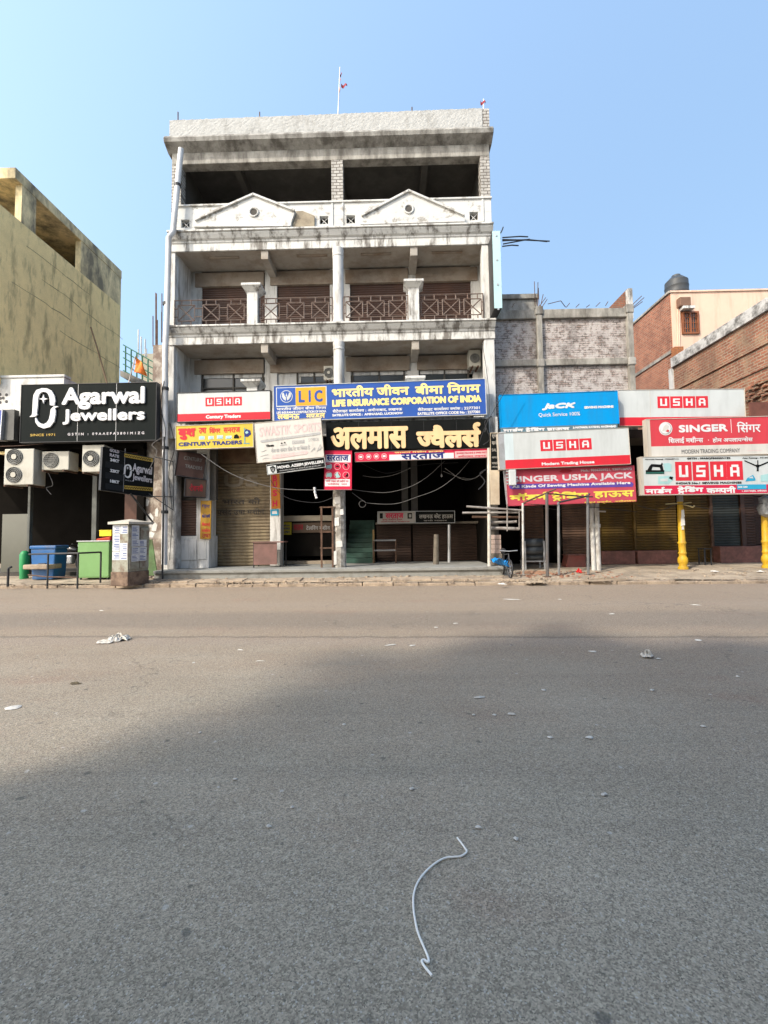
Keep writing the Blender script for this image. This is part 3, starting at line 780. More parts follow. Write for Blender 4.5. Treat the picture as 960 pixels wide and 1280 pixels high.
YR = 16.2
rx0, rx1 = MX1 + .06, PX(791, 440, YR)
mb_ = thing('unfinished_building', ((rx0 + rx1) / 2, YR, 0), 'unfinished grey brick building with bare concrete frame, right beside the tall white one', 'building')
zt = PZ(700, 387, YR); zm = PZ(700, 449, YR)
c1 = PX(674, 420, YR); c2 = PX(787, 420, YR)
MB().box(rx0, rx1, YR + .06, YR + .3, 5.2, zt - .2).build('brick_infill', m_bk_grey, mb_)
MB().box(rx0, rx1, YR + .3, YR + 8, 5.2, zt - .1).build('brick_body', m_bk_red, mb_)
fr = MB()
for z, h in ((zt - .34, .34), (zm - .24, .24)): fr.box(rx0, rx1, YR - .06, YR + .2, z, z + h)
each(fr, 'beam', m_conc, mb_, bevel=.02)
fr = MB()
for xx in (c1, c2): fr.box(xx - .1, xx + .1, YR - .1, YR + .2, 5.2, zt - .002)
each(fr, 'frame_column', m_conc, mb_, bevel=.02)
cp = MB()
for xx in (c1, c2): cp.box(xx - .14, xx + .14, YR - .13, YR + .2, zt - .22, zt + .1); cp.box(xx - .13, xx + .13, YR - .14, YR + .2, zm - .3, zm - .02)
each(cp, 'column_joint', m_cornice, mb_, bevel=.03)
x1 = PX(671, 375, YR + .4)
MB().box(rx0, x1, YR + .3, YR + .55, zt, PZ(640, 369, YR + .4)).build('roof_parapet', m_cornice, mb_, bevel=.02)
MB().box(rx0, x1 + .03, YR + .22, YR + .6, PZ(640, 374.5, YR + .3), PZ(640, 369.5, YR + .3)).build('parapet_coping', m_conc, mb_)
q = [(PX(u, v, YR + 1), PZ(u, v, YR + 1)) for u, v in ((760, 386), (782, 363), (782, 386))]
MB().prism(q, YR + .9, YR + 1.15).build('brick_gable', brick('gable_brick', (.33, .14, .09), (.24, .1, .07), (.2, .16, .12)), mb_)
c = P(786, 362, YR + .7); MB().box(c.x - .08, c.x + .08, YR + .6, YR + .8, zt - .1, c.z).build('plastered_post', m_white2, mb_)
# starter bars on the roof
rbm = MB()
for u0, v0, u1, v1 in ((669, 383, 668, 352), (672, 383, 672.5, 353), (674, 385, 673, 360), (672, 386, 682, 372), (676, 386, 684, 374), (675, 386, 679, 368), (685, 380, 701, 376), (701, 376, 707, 384),
                       (787, 384, 802, 370), (789, 386, 805, 372), (788, 388, 803, 377), (640, 384, 643, 379), (720, 384, 724, 380), (733, 384, 737, 381), (745, 383, 750, 378), (757, 382, 760, 377), (708, 384, 712, 379)):
    rbm.tube([P(u0, v0, YR + .1), P(u1, v1, YR + .1 + .15)], .014, 5)
each(rbm, 'starter_bar', m_rust, mb_)
# ground storey of this row: shutters, posts and granite ledges
YS = 17.6
row = thing('shop_row', ((rx0 + 13) / 2, YS, pave_z(8, YS)), 'row of closed shops with brown and ochre rolling shutters under the stacked boards at right', 'shop row')
zf = pave_z(8, YS - .3)
def PS(u): return PX(u, 680, YS)
MB().box(rx0, 22, YS + .3, YS + .5, .1, 5.2).build('back_wall', m_deep_shade, row)
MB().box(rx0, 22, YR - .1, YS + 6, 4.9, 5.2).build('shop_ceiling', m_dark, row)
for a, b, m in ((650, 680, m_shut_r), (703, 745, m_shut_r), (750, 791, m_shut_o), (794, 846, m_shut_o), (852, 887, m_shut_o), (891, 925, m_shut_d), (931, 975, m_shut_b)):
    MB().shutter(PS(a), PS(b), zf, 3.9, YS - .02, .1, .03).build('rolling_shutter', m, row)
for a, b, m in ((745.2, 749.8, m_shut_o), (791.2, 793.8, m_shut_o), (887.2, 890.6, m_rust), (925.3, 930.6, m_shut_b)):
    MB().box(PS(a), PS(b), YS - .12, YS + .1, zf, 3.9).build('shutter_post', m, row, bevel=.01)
MB().box(rx0, 22, YS - .06, YS + .1, 3.9, 4.9).build('fascia', m_deep_shade, row)
for a, b, h in ((750, 791, .5), (794, 843, .5), (896, 957, .62)):
    x0, x1 = PX(a, 700, YS - .3), PX(b, 700, YS - .3)
    lg = MB().box(x0, x1, YS - .5, YS - .06, zf, zf + h).build('granite_ledge', m_redpl, row, bevel=.015)
for k in range(5):
    MB().box(14 + k * 2.6, 16.3 + k * 2.6, YS - .05, YS - .02, zf, 3.9).build('rolling_shutter', m_shut_b, row)
# brick house behind with its white-coped wall
YW0, YW1 = 15.3, 20.5
XW = PX(842, 460, YW1)
zc = PZ(842, 457, YW1)
wl_ = thing('brick_side_wall', (XW, 17, 5), 'old red brick wall with sloping white coping, above the boards at the right edge', 'wall')
MB().prof([(YW0, 5.2), (YW1, 5.0), (YW1, zc), (YW0, zc)], XW, XW + .35).build('brickwork', m_bk_mix, wl_)
MB().obox((XW - .1, YW1 + .05, zc - .1), Vector((.5, 0, 0)), Vector((0, YW0 - YW1 - .1, 0)), Vector((0, 0, .46))).build('coping', M('flaking_white_coping', (.50, .49, .47), .9, .1, 4, (.06, .055, .05), .85, .52, 1, 2.6, .5), wl_, bevel=.02)
MB().box(XW - .06, XW + .25, YW1 + .001, YW1 + .3, 4.5, zc - .09).build('end_post', m_white, wl_, bevel=.01)
for z_, y_ in ((zc - 1.2, .06), (zc - 2.0, .05)): MB().box(XW - y_, XW + .3, YW0, YW1 - .02, z_, z_ + .09).build('brick_ledge', m_bk_mix, wl_)
rm = MB()
for _ in range(60):
    y_ = random.uniform(YW0 + .05, YW0 + 2.2); z_ = 6.3 + random.uniform(-.3, .45); rm.obox((XW - random.uniform(.02, .16), y_, z_), Vector((.2, 0, .01)), Vector((0, random.uniform(.1, .22), random.uniform(-.03, .03))), Vector((0, 0, .07)))
o_ = rm.build('broken_bricks', m_bk_mix, wl_); o_['kind'] = 'stuff'
rs = MB().box(PX(936, 505, 15.25), PX(975, 505, 15.25), 15.22, 15.26, PZ(945, 523, 15.25), PZ(945, 503, 15.25))
tag(rs.build('rusty_sheet', M('rust_brown_sheet', (.13, .05, .035), .7, .2, 4)), 'rust brown metal sheet above the coral red board at the right edge', 'sheet')
YP = 21.3; XP = PX(840, 400, YP)
ph = thing('peach_house', (XP + 4, YP + 4, 0), 'peach painted house with small brown window and red brick flank, behind the boards', 'house')
zp = PZ(840, 366, YP)
MB().box(XP, XP + 12, YP, YP + 6, 4, zp).build('wall', m_peach, ph)
MB().box(XP - .05, XP - .003, YP + .05, YP + 3.9, 4, zp + .05).build('brick_flank', m_bk_red, ph)
MB().box(XP - .12, XP + .1, YP - .03, YP + 3.9, zp - .02, zp + .1).build('flank_coping', m_conc, ph, bevel=.02)
MB().box(XP - .1, XP - .05, YP + .05, YP + 3.9, PZ(838, 441, YP), PZ(838, 437, YP)).build('string_course', m_conc, ph)
MB().box(XP - .04, XP + 12, YP - .06, YP + .1, zp, zp + .08).build('roof_edge', m_peach, ph)
tb = MB()
for u in (849.5, 847.5): tb.tube([P(u, 372, YP - .03), P(u, 440, YP - .03)], .035, 6)
each(tb, 'water_pipe', m_peach, ph)
wx0, wx1, wz0, wz1 = PX(851.5, 405, YP), PX(873, 405, YP), PZ(862, 418, YP), PZ(862, 390, YP)
m_wood = M('brown_window_wood', (.22, .075, .03), .5, .2, 4, bump=.05)
fr = MB()
fr.box(wx0, wx1, YP - .08, YP - .005, wz1 - .08, wz1); fr.box(wx0, wx1, YP - .08, YP - .005, wz0, wz0 + .08)
for k in (0, .5, 1): xx = wx0 + (wx1 - wx0 - .09) * k; fr.box(xx, xx + .09, YP - .078, YP - .004, wz0 + .08, wz1 - .08)
for k in (.2, .33, .68, .82): xx = wx0 + (wx1 - wx0) * k; fr.box(xx - .012, xx + .012, YP - .05, YP - .02, wz0 + .08, wz1 - .08)
for k in (.25, .5, .75): zz = wz0 + (wz1 - wz0) * k; fr.box(wx0 + .09, wx1 - .09, YP - .047, YP - .022, zz - .012, zz + .012)
wn = fr.build('window', m_wood, ph)
MB().box(wx0 + .05, wx1 - .05, YP - .018, YP - .006, wz0 + .05, wz1 - .05).build('pane', m_glass, wn)
c = P(853, 381, YP); MB().box(c.x - .3, c.x + .22, YP - .3, YP - .004, c.z - .2, c.z + .24).build('exhaust_vent', M('dark_brown_vent', (.16, .09, .06), .8), ph, bevel=.03)
c = P(855, 388, YP); MB().box(c.x - .25, c.x + .3, YP - .35, YP - .004, c.z - .06, c.z + .06).build('sill', m_white2, ph)
c = P(846, 443, YP - .1); MB().box(c.x - .2, c.x + .2, YP - .3, YP - .005, c.z - .3, c.z + .3).build('brick_pier', brick('orange_brick', (.42, .16, .06), (.36, .13, .05), (.2, .12, .08)), ph)
# water tank
c = P(846, 367, YP + 2.2); tk = thing('water_tank', (c.x, YP + 2.2, zp), 'black plastic water tank on the roof of the peach house', 'water tank')
h = PZ(846, 350, YP + 2.2) - zp
pr = [(.55, 0)]
for i in range(5): z = .05 + h * .82 * i / 4.6; pr += [(.55, z), (.565, z + .03), (.565, z + .07), (.55, z + .1)]
pr += [(.54, h * .93), (.3, h * 1.06), (.2, h * 1.08)]
MB().lathe((c.x, YP + 2.2, zp), pr, 28).build('drum', M('black_tank_plastic', (.045, .048, .05), .5, .1, 2, bump=.03), tk, smooth=True)
MB().lathe((c.x, YP + 2.2, zp + h * 1.07), [(.2, 0), (.21, .1), (.12, .15)], 16).build('lid', M('grey_tank_lid', (.08, .085, .09), .5), tk, smooth=True)

# light blue hoarding end at the white building's corner
m_teal = M('pale_blue_sheet', (.40, .58, .60), .6, .06, 2, (.25, .33, .34), .4, .6, .5, 1.2, .05)
hz0, hz1 = PZ(621, 385, 14.75), PZ(621, 289, 14.75)
hx0, hx1 = PX(616.5, 330, 14.75), PX(626, 330, 14.75)
hb = thing('blue_hoarding', ((hx0 + hx1) / 2, 15.1, hz0), 'narrow pale blue hoarding standing out from the white building at its right corner', 'hoarding')
MB().box(hx0, hx1, 14.75, 15.55, hz0, hz1).build('box_frame', m_black, hb)
MB().box(hx0 - .004, hx1 + .004, 14.735, 14.752, hz0 - .01, hz1).build('front_sheet', m_teal, hb)
MB().box(hx1 + .002, hx1 + .012, 14.752, 15.55, hz0, hz1).build('side_sheet', m_teal, hb)
rv = MB()
for k in range(4): rv.box((hx0 + hx1) / 2 - .03, (hx0 + hx1) / 2 + .03, 14.72, 14.736, hz1 - .2 - k * .85, hz1 - .14 - k * .85)
each(rv, 'rivet', m_steel, hb)
wr = MB()
for pts in (((628, 297), (650, 295.5), (660, 296)), ((628, 299.5), (655, 300), (687, 301.5)), ((628, 301), (660, 299.5), (684, 302)), ((628, 308), (640, 306.5), (648, 307)), ((626, 291), (628, 287), (629, 284)), ((629, 305), (640, 303), (662, 299))):
    wr.tube([P(u, v, 14.9 + .1 * k) for k, (u, v) in enumerate(pts)], .022, 5)
each(wr, 'loose_rod', m_black, hb)

# ================================================================ neighbours on the left
m_yel = M('weathered_yellow_wall', (.88, .69, .34), .95, .08, 2.5, (.28, .225, .12), .7, .57, .25, 2.4, .5, soft=.14, fine=.15)
m_yel2 = M('weathered_yellow_wall_top', (.74, .60, .34), .95, .12, 1.2, (.11, .10, .08), .85, .52, .4, 1.3, .35, soft=.2)
YY = 15.6; XYW = PX(16, 300, YY)
yb = thing('yellow_building', (XYW - 3, YY + 3, 0), 'weathered yellow plastered building with openings under its flat roof, at left', 'building')
yz = PZ(14, 209, YY)
yd = 22.1; zj1_ = PZ(40, 469, 15.3) - .3
zsill, ztop = PZ(30, 281, YY + .8), yz - .55
zs_ = PZ(70, 311, 17.2); zs_ = 1.5 + (PZ(72, 311, 17.5) - 1.5)
# side wall with two openings below the roof band
MB().box(XYW - .25, XYW, YY, yd, 4.6, zs_).build('side_wall', m_yel, yb)
MB().box(XYW - 6, XYW, YY - .62, YY - .001, zj1_, zs_).build('front_wall', m_yel, yb)
def ysolve(u): 
    # depth on the side wall plane seen at pixel column u
    lo, hi = YY, 40
    for _ in range(40):
        md = (lo + hi) / 2
        if PX(u, 320, md) < XYW: lo = md
        else: hi = md
    return lo
# the ray's x grows to the left with depth here, so solve directly
def yat(u, v=320):
    d = ray(u, v); return XYW / d.x * d.y
p1a, p1b, p2a = yat(25), yat(43.5), yat(101)
up = MB()
up.box(XYW - .25, XYW, p1a, p1b, zs_, yz - .42); up.box(XYW - .25, XYW, p2a, yd, zs_, yz - .42)
each(up, 'pier', m_yel2, yb)
MB().box(XYW - 6, XYW + .02, YY, yd + .02, yz - .42, yz).build('roof_slab', m_yel2, yb, bevel=.02)
MB().box(XYW - 6, XYW - .25, yd - .3, yd, 4.6, yz - .42).build('back_wall', m_dark, yb)
MB().box(XYW - 6, XYW - .3, YY + .26, yd - .3, zs_ - 1.2, zs_ - 1.05).build('top_floor', m_dark, yb)
MB().box(XYW - 2.2, XYW - 2, YY + 2.5, yd - .3, zs_ - 1, yz - .42).build('partition', m_dark, yb)
# bamboo pole
tag(MB().tube([P(113.5, 409, 17.5), P(123, 440, 17.2), P(134, 480, 17)], .03, 7).build('bamboo_pole', M('brown_bamboo', (.12, .075, .04), .7)), 'thin dark bamboo pole leaning before the yellow wall above the jewellers board', 'pole')

sm_ = MB(); m_seam = M('dark_plaster_seam', (.26, .22, .13), .95, .3, 4)
for z_, a_, b_ in ((zs_ - .75, 16.2, 19.5), (zs_ - 1.6, 17.0, 22.0), (zs_ - 2.5, 15.6, 18.4), (zs_ - 3.2, 18.0, 21.8)):
    y_ = a_; zz = z_
    while y_ < b_:
        q_ = random.uniform(.3, .6); z2 = zz + random.uniform(-.05, .05); sm_.obox((XYW + .001, y_, zz), Vector((.004, 0, 0)), Vector((0, q_, z2 - zz)), Vector((0, 0, random.uniform(.012, .03)))); y_ += q_; zz = z2
o_ = sm_.build('plaster_seam', m_seam, yb); o_['kind'] = 'stuff'
# jewellers' shop: low front with white parapet
YJ = 15.3
js = thing('jewellery_shop', (-10.9, YJ, 0), 'low shop with white parapet and dark open front, under the yellow building', 'shop')
m_par = M('dirty_white_parapet', (.58, .57, .54), .9, .06, 3, (.24, .22, .19), .6, .58, .5, 2, .3)
zj0, zj1 = PZ(40, 520, YJ), PZ(40, 469, YJ)
xj = PX(80, 480, YJ)
pa = MB().box(-19, xj, YJ, YJ + .25, zj0, zj1 - .09).build('parapet', m_par, js, bevel=.015)
MB().box(-19, xj + .04, YJ - .04, YJ + .3, zj1 - .09, zj1).build('parapet_coping', m_par, js, bevel=.015)
MB().box(xj - .25, xj, YJ + .25, YJ + 4, zj0, zj1 - .1).build('parapet_return', m_par, js)
hd = MB()
for u, v in ((1, 493), (1, 503), (5, 497.5), (9, 493.5), (9, 502), (1.5, 498)):
    c = P(u - 1, v, YJ - .004); hd.disc((c.x, YJ + .0, c.z), .055, .006, 10)
each(hd, 'drain_hole', m_black, js)
MB().box(xj + .01, -8.75, YJ + .3, YJ + 3, PZ(90, 486, YJ), PZ(90, 479, YJ)).build('pink_canopy', M('faded_pink_canopy', (.42, .22, .22), .85, .08, 2, (.3, .16, .16), .5, .5), js)
MB().box(-19, -8.75, YJ + .2, 21, PZ(40, 556, YJ) - .15, PZ(40, 556, YJ)).build('shop_ceiling', m_deep_shade, js)
MB().box(-19, -8.75, 20.8, 21, .3, PZ(40, 556, YJ) - .15).build('back_wall', m_deep_shade, js)
MB().box(-19, -8.75, YJ + .12, YJ + .3, PZ(40, 556, YJ), zj0 + .1).build('fascia', m_deep_shade, js)
MB().box(-9.0, -8.75, YJ + .3, 21, .3, 5.4).build('party_wall', m_deep_shade, js)
MB().box(-19, -8.75, 16.3, 20.8, .1, .34).build('shop_floor', m_dark, js)  # dark floor colour deepens the shade inside the shop
m_post = M('greenish_grey_post', (.10, .105, .095), .6, .2, 4, (.04, .04, .035), .5, .5)
ps = MB()
for u, w in ((37, .09), (118.5, .17)): c = PX(u, 650, 15.9); ps.box(c - w / 2, c + w / 2, 15.85, 16.0, .25, PZ(40, 556, YJ) - .15)
each(ps, 'shop_post', m_post, js, bevel=.01)
MB().box(PX(2, 680, 16.4), PX(36, 680, 16.4), 16.4, 16.45, .35, 2.5).build('glass_partition', M('dim_olive_glass', (.09, .09, .07), .2, .1, 1, bump=0, spec=.5), js)
MB().box(PX(155, 680, 16.2), PX(176, 680, 16.2), 16.2, 16.3, .3, 5.2).build('side_door', M('dark_brown_door', (.075, .03, .018), .5, .15, 3, bump=.05), js)
# party wall stub between the two buildings
m_stub = M('crumbling_plaster', (.37, .33, .28), .95, .25, 5, (.13, .08, .06), .7, .50, 1, 2.6, .9, soft=.14)
tx0, tx1 = PX(190.5, 440, 15.6), MX0 - .035
tag(MB().box(tx0, tx1, 15.62, 16.1, 5.3, PZ(197, 431, 15.62)).jitter(.02).build('brick_stub', m_stub), 'crumbling brick pier stub beside the white building, above the jewellers board', 'wall')
pw2 = thing('party_wall', ((tx0 + tx1) / 2, 15.7, .2), 'stained plaster pier with torn posters, between the jewellers and the white building', 'wall')
MB().box(PX(176, 640, 15.75), tx1, 15.75, 16.3, .2, 5.3).build('pier', m_stub, pw2, bevel=.02)
MB().box(PX(203.5, 640, 15.4), PX(211, 640, 15.4), 15.42, 15.74, .2, 5.4).build('pilaster', m_white, pw2, bevel=.02)
tp = MB(); m_paper = M('torn_white_paper', (.62, .61, .58), .9, .08, 6, (.35, .33, .3), .5, .55)
for u, v, w, h in ((187, 650, .28, .5), (193, 658, .2, .3), (183, 628, .2, .25), (196, 640, .12, .3), (188, 668, .3, .2)):
    c = P(u, v, 15.74); tp.prism([(c.x - w / 2, c.z - h / 2), (c.x + w * .3, c.z - h * .55), (c.x + w / 2, c.z + h * .2), (c.x + w * .1, c.z + h / 2), (c.x - w * .45, c.z + h * .3)], 15.738, 15.745)
each(tp, 'torn_poster', m_paper, pw2)
# distant house and roof bars in the gap
YD = 26
dh = thing('distant_house', (PX(175, 470, YD), YD + 3, 0), 'far cream house with green roof railing and bare column bars, in the gap at left', 'house')
m_cream = M('far_cream_wall', (.45, .42, .32), .9, .1, 1, (.3, .28, .22), .4, .5)
MB().box(PX(150, 470, YD), PX(215, 470, YD), YD, YD + 6, 0, PZ(175, 478, YD)).build('wall', m_cream, dh)
MB().box(PX(176, 470, YD + 1), PX(198, 470, YD + 1), YD + 1, YD + 5, 5, PZ(186, 442, YD + 1)).build('stair_head', m_cream, dh)
MB().obox(P(150, 470, YD - .6), Vector((3.6, 0, -1.6)), Vector((0, 1, 0)), Vector((0, 0, .35))).build('stair_slab', m_conc, dh)
gr = MB(); m_green = M('green_railing_paint', (.10, .25, .16), .5, .1, 3, bump=0)
for k in range(5):
    a = P(154, 431 + k * 8, YD - .4); b = P(196, 455 + k * 8, YD - .4); gr.tube([a, b], .035, 5)
for k in range(6):
    u = 157 + k * 7; a = P(u, 432 + (u - 154) * .57, YD - .4); b = P(u, 464 + (u - 154) * .57, YD - .4); gr.tube([a, b], .045, 5)
gr.build('railing', m_green, dh)
sb = MB()
for u, v0, v1 in ((173, 446, 412), (176.5, 446, 421), (181.5, 446, 424), (183, 446, 436)): sb.tube([P(u, v0, YD), P(u, v1, YD)], .04, 5)
each(sb, 'starter_bar', m_steel, dh)
sb = MB()
for u, v0, v1 in ((191.2, 433, 395), (194.6, 433, 366), (195.6, 433, 367), (196.8, 433, 400), (202.4, 428, 367), (202.0, 428, 390)):
    tag(MB().tube([P(u, v0, 15.8), P(u, v1, 15.8)], .018, 5).build('steel_bar', m_rust), 'upright steel bar rising from the crumbling brick stub', 'steel bar', 'bars on the brick stub')
# ================================================================ shop boards
def paint(name, c, rough=.5, var=.04, dirt=None, amt=.30):
    dark = max(c) < .06
    return M(name, c, rough, var, 1.5, dirt or (c[0] * .45 + .03, c[1] * .45 + .028, c[2] * .45 + .024), .1 if dark else amt, .56, .16, 3.2, .05, soft=.26, spec=.04 if dark else .14)
s_white = paint('flex_white', (.50, .525, .52)); s_red = paint('flex_red', (.56, .025, .04)); s_blue = paint('flex_blue', (.028, .085, .33))
s_sky = paint('flex_sky_blue', (.0, .25, .58)); s_yel = paint('flex_yellow', (.52, .40, .05)); s_black = paint('flex_black', (.008, .009, .009), .5)
s_tan = paint('cut_letter_tan', (.72, .50, .27)); s_pink = paint('flex_pink', (.46, .065, .095)); s_cream = paint('flex_cream_yellow', (.85, .66, .26))
s_orange = paint('flex_orange', (.66, .32, .03)); s_navy = paint('flex_navy', (.02, .03, .16)); s_dkgreen = paint('acrylic_black', (.007, .010, .010), .45)
s_lw = paint('letter_white', (.64, .64, .64), .5, .01); s_grey = paint('faded_grey_ink', (.36, .36, .36)); s_fpink = paint('faded_pink_ink', (.62, .44, .43))
s_purple = paint('pill_indigo', (.10, .06, .30)); s_lemon = paint('letter_lemon', (.72, .60, .09)); s_salmon = paint('flex_coral_red', (.52, .05, .065))
s_ivory = paint('faded_ivory_flex', (.54, .52, .48)); s_edge = paint('board_edge_beige', (.50, .45, .38)); s_steel = paint('strip_steel_blue', (.10, .17, .21))
s_gold = paint('gold_trim', (.45, .30, .06), .35); s_silver = paint('letter_silver', (.55, .52, .54)); s_aqua = paint('machine_aqua', (.32, .52, .52)); s_dkred = paint('ink_dark_red', (.30, .02, .03))
s_crim = paint('flex_crimson', (.52, .02, .06)); s_dim = paint('dim_old_flex', (.32, .30, .27)); s_green = paint('machine_dark_green', (.02, .10, .08)); s_ink = paint('grey_ink', (.13, .13, .13)); s_cyan = paint('ink_cyan', (.03, .30, .48))

def usha(S, xs, cy, hh, w, gap=0, col=s_red, serif=False):
    """four red squares with square white letters"""
    S.slabs([(x + w / 2, cy0, w, hh) for x, cy0 in zip(xs, cy)], col, 'letter_square')
    its = []
    for k, (x, c) in enumerate(zip(xs, cy)):
        a = w * .56; b = hh * .62; X0 = x + (w - a) / 2; Y0 = c - b / 2; t = a * .26; q = b * .2
        R = lambda l, tp, r, bt: its.append((X0 + (l + r) * a / 2, Y0 + (tp + bt) * b / 2, (r - l) * a, (bt - tp) * b))
        if k == 0: R(0, 0, .28, 1); R(.72, 0, 1, .99); R(.281, .8, .719, 1)
        if k == 1: R(0, 0, 1, .19); R(0, .191, .28, .4); R(0, .401, 1, .59); R(.72, .591, 1, .8); R(0, .801, 1, 1)
        if k == 2: R(0, 0, .28, 1); R(.72, 0, 1, 1); R(.281, .4, .719, .6)
        if k == 3: R(.12, 0, .88, .2); R(0, .201, .28, 1); R(.72, .201, 1, 1); R(.281, .5, .719, .68)
    S.slabs(its, s_lw, 'lettering', lift=.0065, th=.003)

C1 = (200, 470, 4.571)
S = Sign('shop_board', 'white board with red strip reading Century Traders, left of the blue insurance board', 'shop sign', C1, (100, 100), (628, 85), (100, 262), 15.0, s_white, .16, frame=m_black, fw=.025)
S.frac(.0, 1, 0.01, .27, s_red)
usha(S, [260, 313, 366, 419], [148, 146.5, 145, 143.5], 50, 49)
S.text('Century Traders', 362, 234, 200, 26, s_lw, .06)
C2 = (212, 525, 8.496)
S = Sign('shop_board', 'yellow board with red and navy lettering, beside the crooked faded board', 'shop sign', C2, (68, 66), (884, 36), (78, 312), 15.0, s_yel, .14, frame=s_edge, fw=.02)
S.text('बुश', 185, 150, 190, 125, s_red, .06)
S.text('उषा', 350, 112, 80, 60, s_red, .035); S.text('िसंगर', 480, 107, 120, 66, s_red, .035); S.text('सनराज', 660, 106, 178, 56, s_red, .035)
S.text('CENTURY TRADERS', 432, 248, 675, 42, s_navy, .07)
S.slabs([(342, 190, 62, 36), (440, 188, 60, 36), (535, 182, 66, 40), (628, 184, 66, 34)], s_white, 'machine_picture')
S.polys([[(318, 200), (318, 178), (335, 170), (362, 172), (362, 200)], [(420, 200), (428, 172), (452, 172), (460, 200)], [(508, 196), (515, 172), (535, 164), (560, 174), (562, 196)], [(604, 196), (604, 178), (640, 170), (655, 180), (650, 196)]], s_aqua, 'machine_picture', .007)
S.polys([[(680, 196), (690, 160), (715, 150), (735, 172), (738, 196)]], s_black, 'iron_picture'); S.polys([[(735, 180), (760, 168), (755, 186)]], s_red, 'iron_picture')
S.polys([[(790, 130), (812, 95), (855, 110), (865, 150), (830, 180), (795, 175)]], s_navy, 'fan_picture'); S.polys([[(800, 130), (825, 115), (840, 135), (815, 150)]], s_aqua, 'fan_picture', .01)
S.strokes([[(795, 85), (800, 245)], [(785, 248), (850, 250)]], 7, s_cyan, 'fan_picture')
C5 = (315, 520, 7.385)
S = Sign('sports_shop_board', 'faded white sports shop board hanging crooked over the corner of the blue board', 'shop sign', C5, (20, 68), (632, 10), (66, 430), 14.72, s_ivory, .10, frame=s_edge, fw=.012)
S.text('SWASTIK', 215, 135, 300, 88, s_fpink, .02); S.text('SPORTS', 510, 108, 250, 80, s_fpink, .02)
S.polys([[(75, 232), (90, 222), (620, 150), (636, 158), (625, 172), (90, 246)]], s_grey, 'grey_bar')
S.text('SPORTS GOODS & TROPHIES MANUFACTURERS', 355, 198, 480, 12, s_ivory, .02, lift=.011)
S.text('Vixen', 165, 273, 75, 26, s_black, .06)
S.polys([[(265, 258), (275, 242), (285, 256)], [(292, 252), (302, 238), (314, 250)]], s_black, 'brand_mark'); S.strokes([[(258, 272), (322, 264)]], 5, s_grey, 'brand_mark')
S.slabs([(428, 240, 116, 34)], s_grey, 'brand_mark'); S.text('COSCO', 428, 240, 90, 18, s_ivory, .03, lift=.011)
S.text('SYMBOL', 570, 217, 100, 30, s_grey)
S.text('खेल का सामान ठीक रेट पर िमलता है', 355, 305, 360, 52, s_grey, .012)
S.polys([[(185, 372), (200, 358), (505, 318), (518, 335), (505, 352), (200, 396), (188, 390)]], s_fpink, 'pink_bar'); S.text('NEW SPORTS MARKET', 350, 357, 290, 24, s_ivory, .03, lift=.011)
S.strokes([[(85, 330), (110, 325), (132, 312)], [(78, 375), (120, 362), (150, 355)], [(98, 400), (125, 388), (158, 390)], [(545, 330), (580, 290), (575, 318)], [(600, 330), (630, 262), (640, 290), (612, 320), (655, 285)]], 4, s_grey, 'scribble')
S = Sign('jewellers_board', 'narrow black board with white lettering and crest, tilted below the crooked sports board', 'shop sign', C5, (136, 455), (666, 384), (150, 540), 14.72, s_black, .06, frame=s_white, fw=.012)
S.slabs([(185, 495, 82, 74)], s_white, 'crest_patch'); S.polys([[(165, 475), (195, 460), (218, 478), (212, 505), (195, 528), (175, 508)]], s_black, 'crest', .007); S.strokes([[(180, 480), (190, 510)], [(192, 478), (198, 512)], [(205, 482), (198, 512)]], 4, s_grey, 'crest', .012)
S.text('MOHD. AZEEM JEWELLERS', 448, 452, 430, 34, s_lw, .04)
S.text('MANUFACTURERS OF GOLD & SILVER JEWELLERY', 448, 482, 390, 13, s_grey, .03); S.text('NEAR AMINABAD POLICE STATION LUCKNOW', 450, 498, 250, 10, s_grey, .02)
# the blue insurance board
C6 = (330, 465, 3.097)
S = Sign('insurance_board', 'large blue insurance board with yellow lettering and orange emblem panel', 'shop sign', C6, (38, 55), (855, 27), (35, 190), 15.0, s_blue, .14, frame=s_white, fw=.02)
S.slabs([(145, 95, 196, 75)], s_white, 'emblem_border'); S.slabs([(86, 96, 72, 68)], s_blue, 'emblem_field', .005); S.slabs([(181, 94.5, 116, 70)], s_orange, 'emblem_field', .005)
S.text('L', 146, 95, 24, 46, s_blue, .05, lift=.009); S.text('I', 177, 94, 8, 46, s_blue, .04, lift=.009); S.text('C', 211, 93, 32, 46, s_blue, .05, lift=.009)
c = (87, 95)
S.polys([S.circ(*c, 24)], s_white, 'emblem_disc', .0085, .002); S.polys([S.circ(*c, 21.5)], s_blue, 'emblem_disc', .0105, .002)
S.polys([[(70, 84), (76, 80), (80, 92), (86, 100), (84, 112), (76, 106), (70, 96)], [(104, 83), (98, 79), (94, 91), (88, 99), (90, 111), (98, 105), (104, 95)], [(84, 92), (87, 82), (90, 92), (87, 97)]], s_white, 'emblem_hands', .0125, .002)
S.text('भारतीय जीवन बीमा िनगम', 145, 140, 192, 13, s_lw, .03); S.text('LIFE INSURANCE CORPORATION OF INDIA', 145, 155, 192, 10, s_lw, .05)
S.text('लखनऊ', 95, 173, 86, 19, s_cream, .05); S.text('म<ण>डल', 200, 170, 74, 19, s_cream, .05)
S.text('भारतीय जीवन', 412, 72, 300, 44, s_cream, .045); S.text('बीमा िनगम', 711, 62, 254, 44, s_cream, .045)
S.text('LIFE INSURANCE CORPORATION OF INDIA', 552, 112, 578, 28, s_cream, .08)
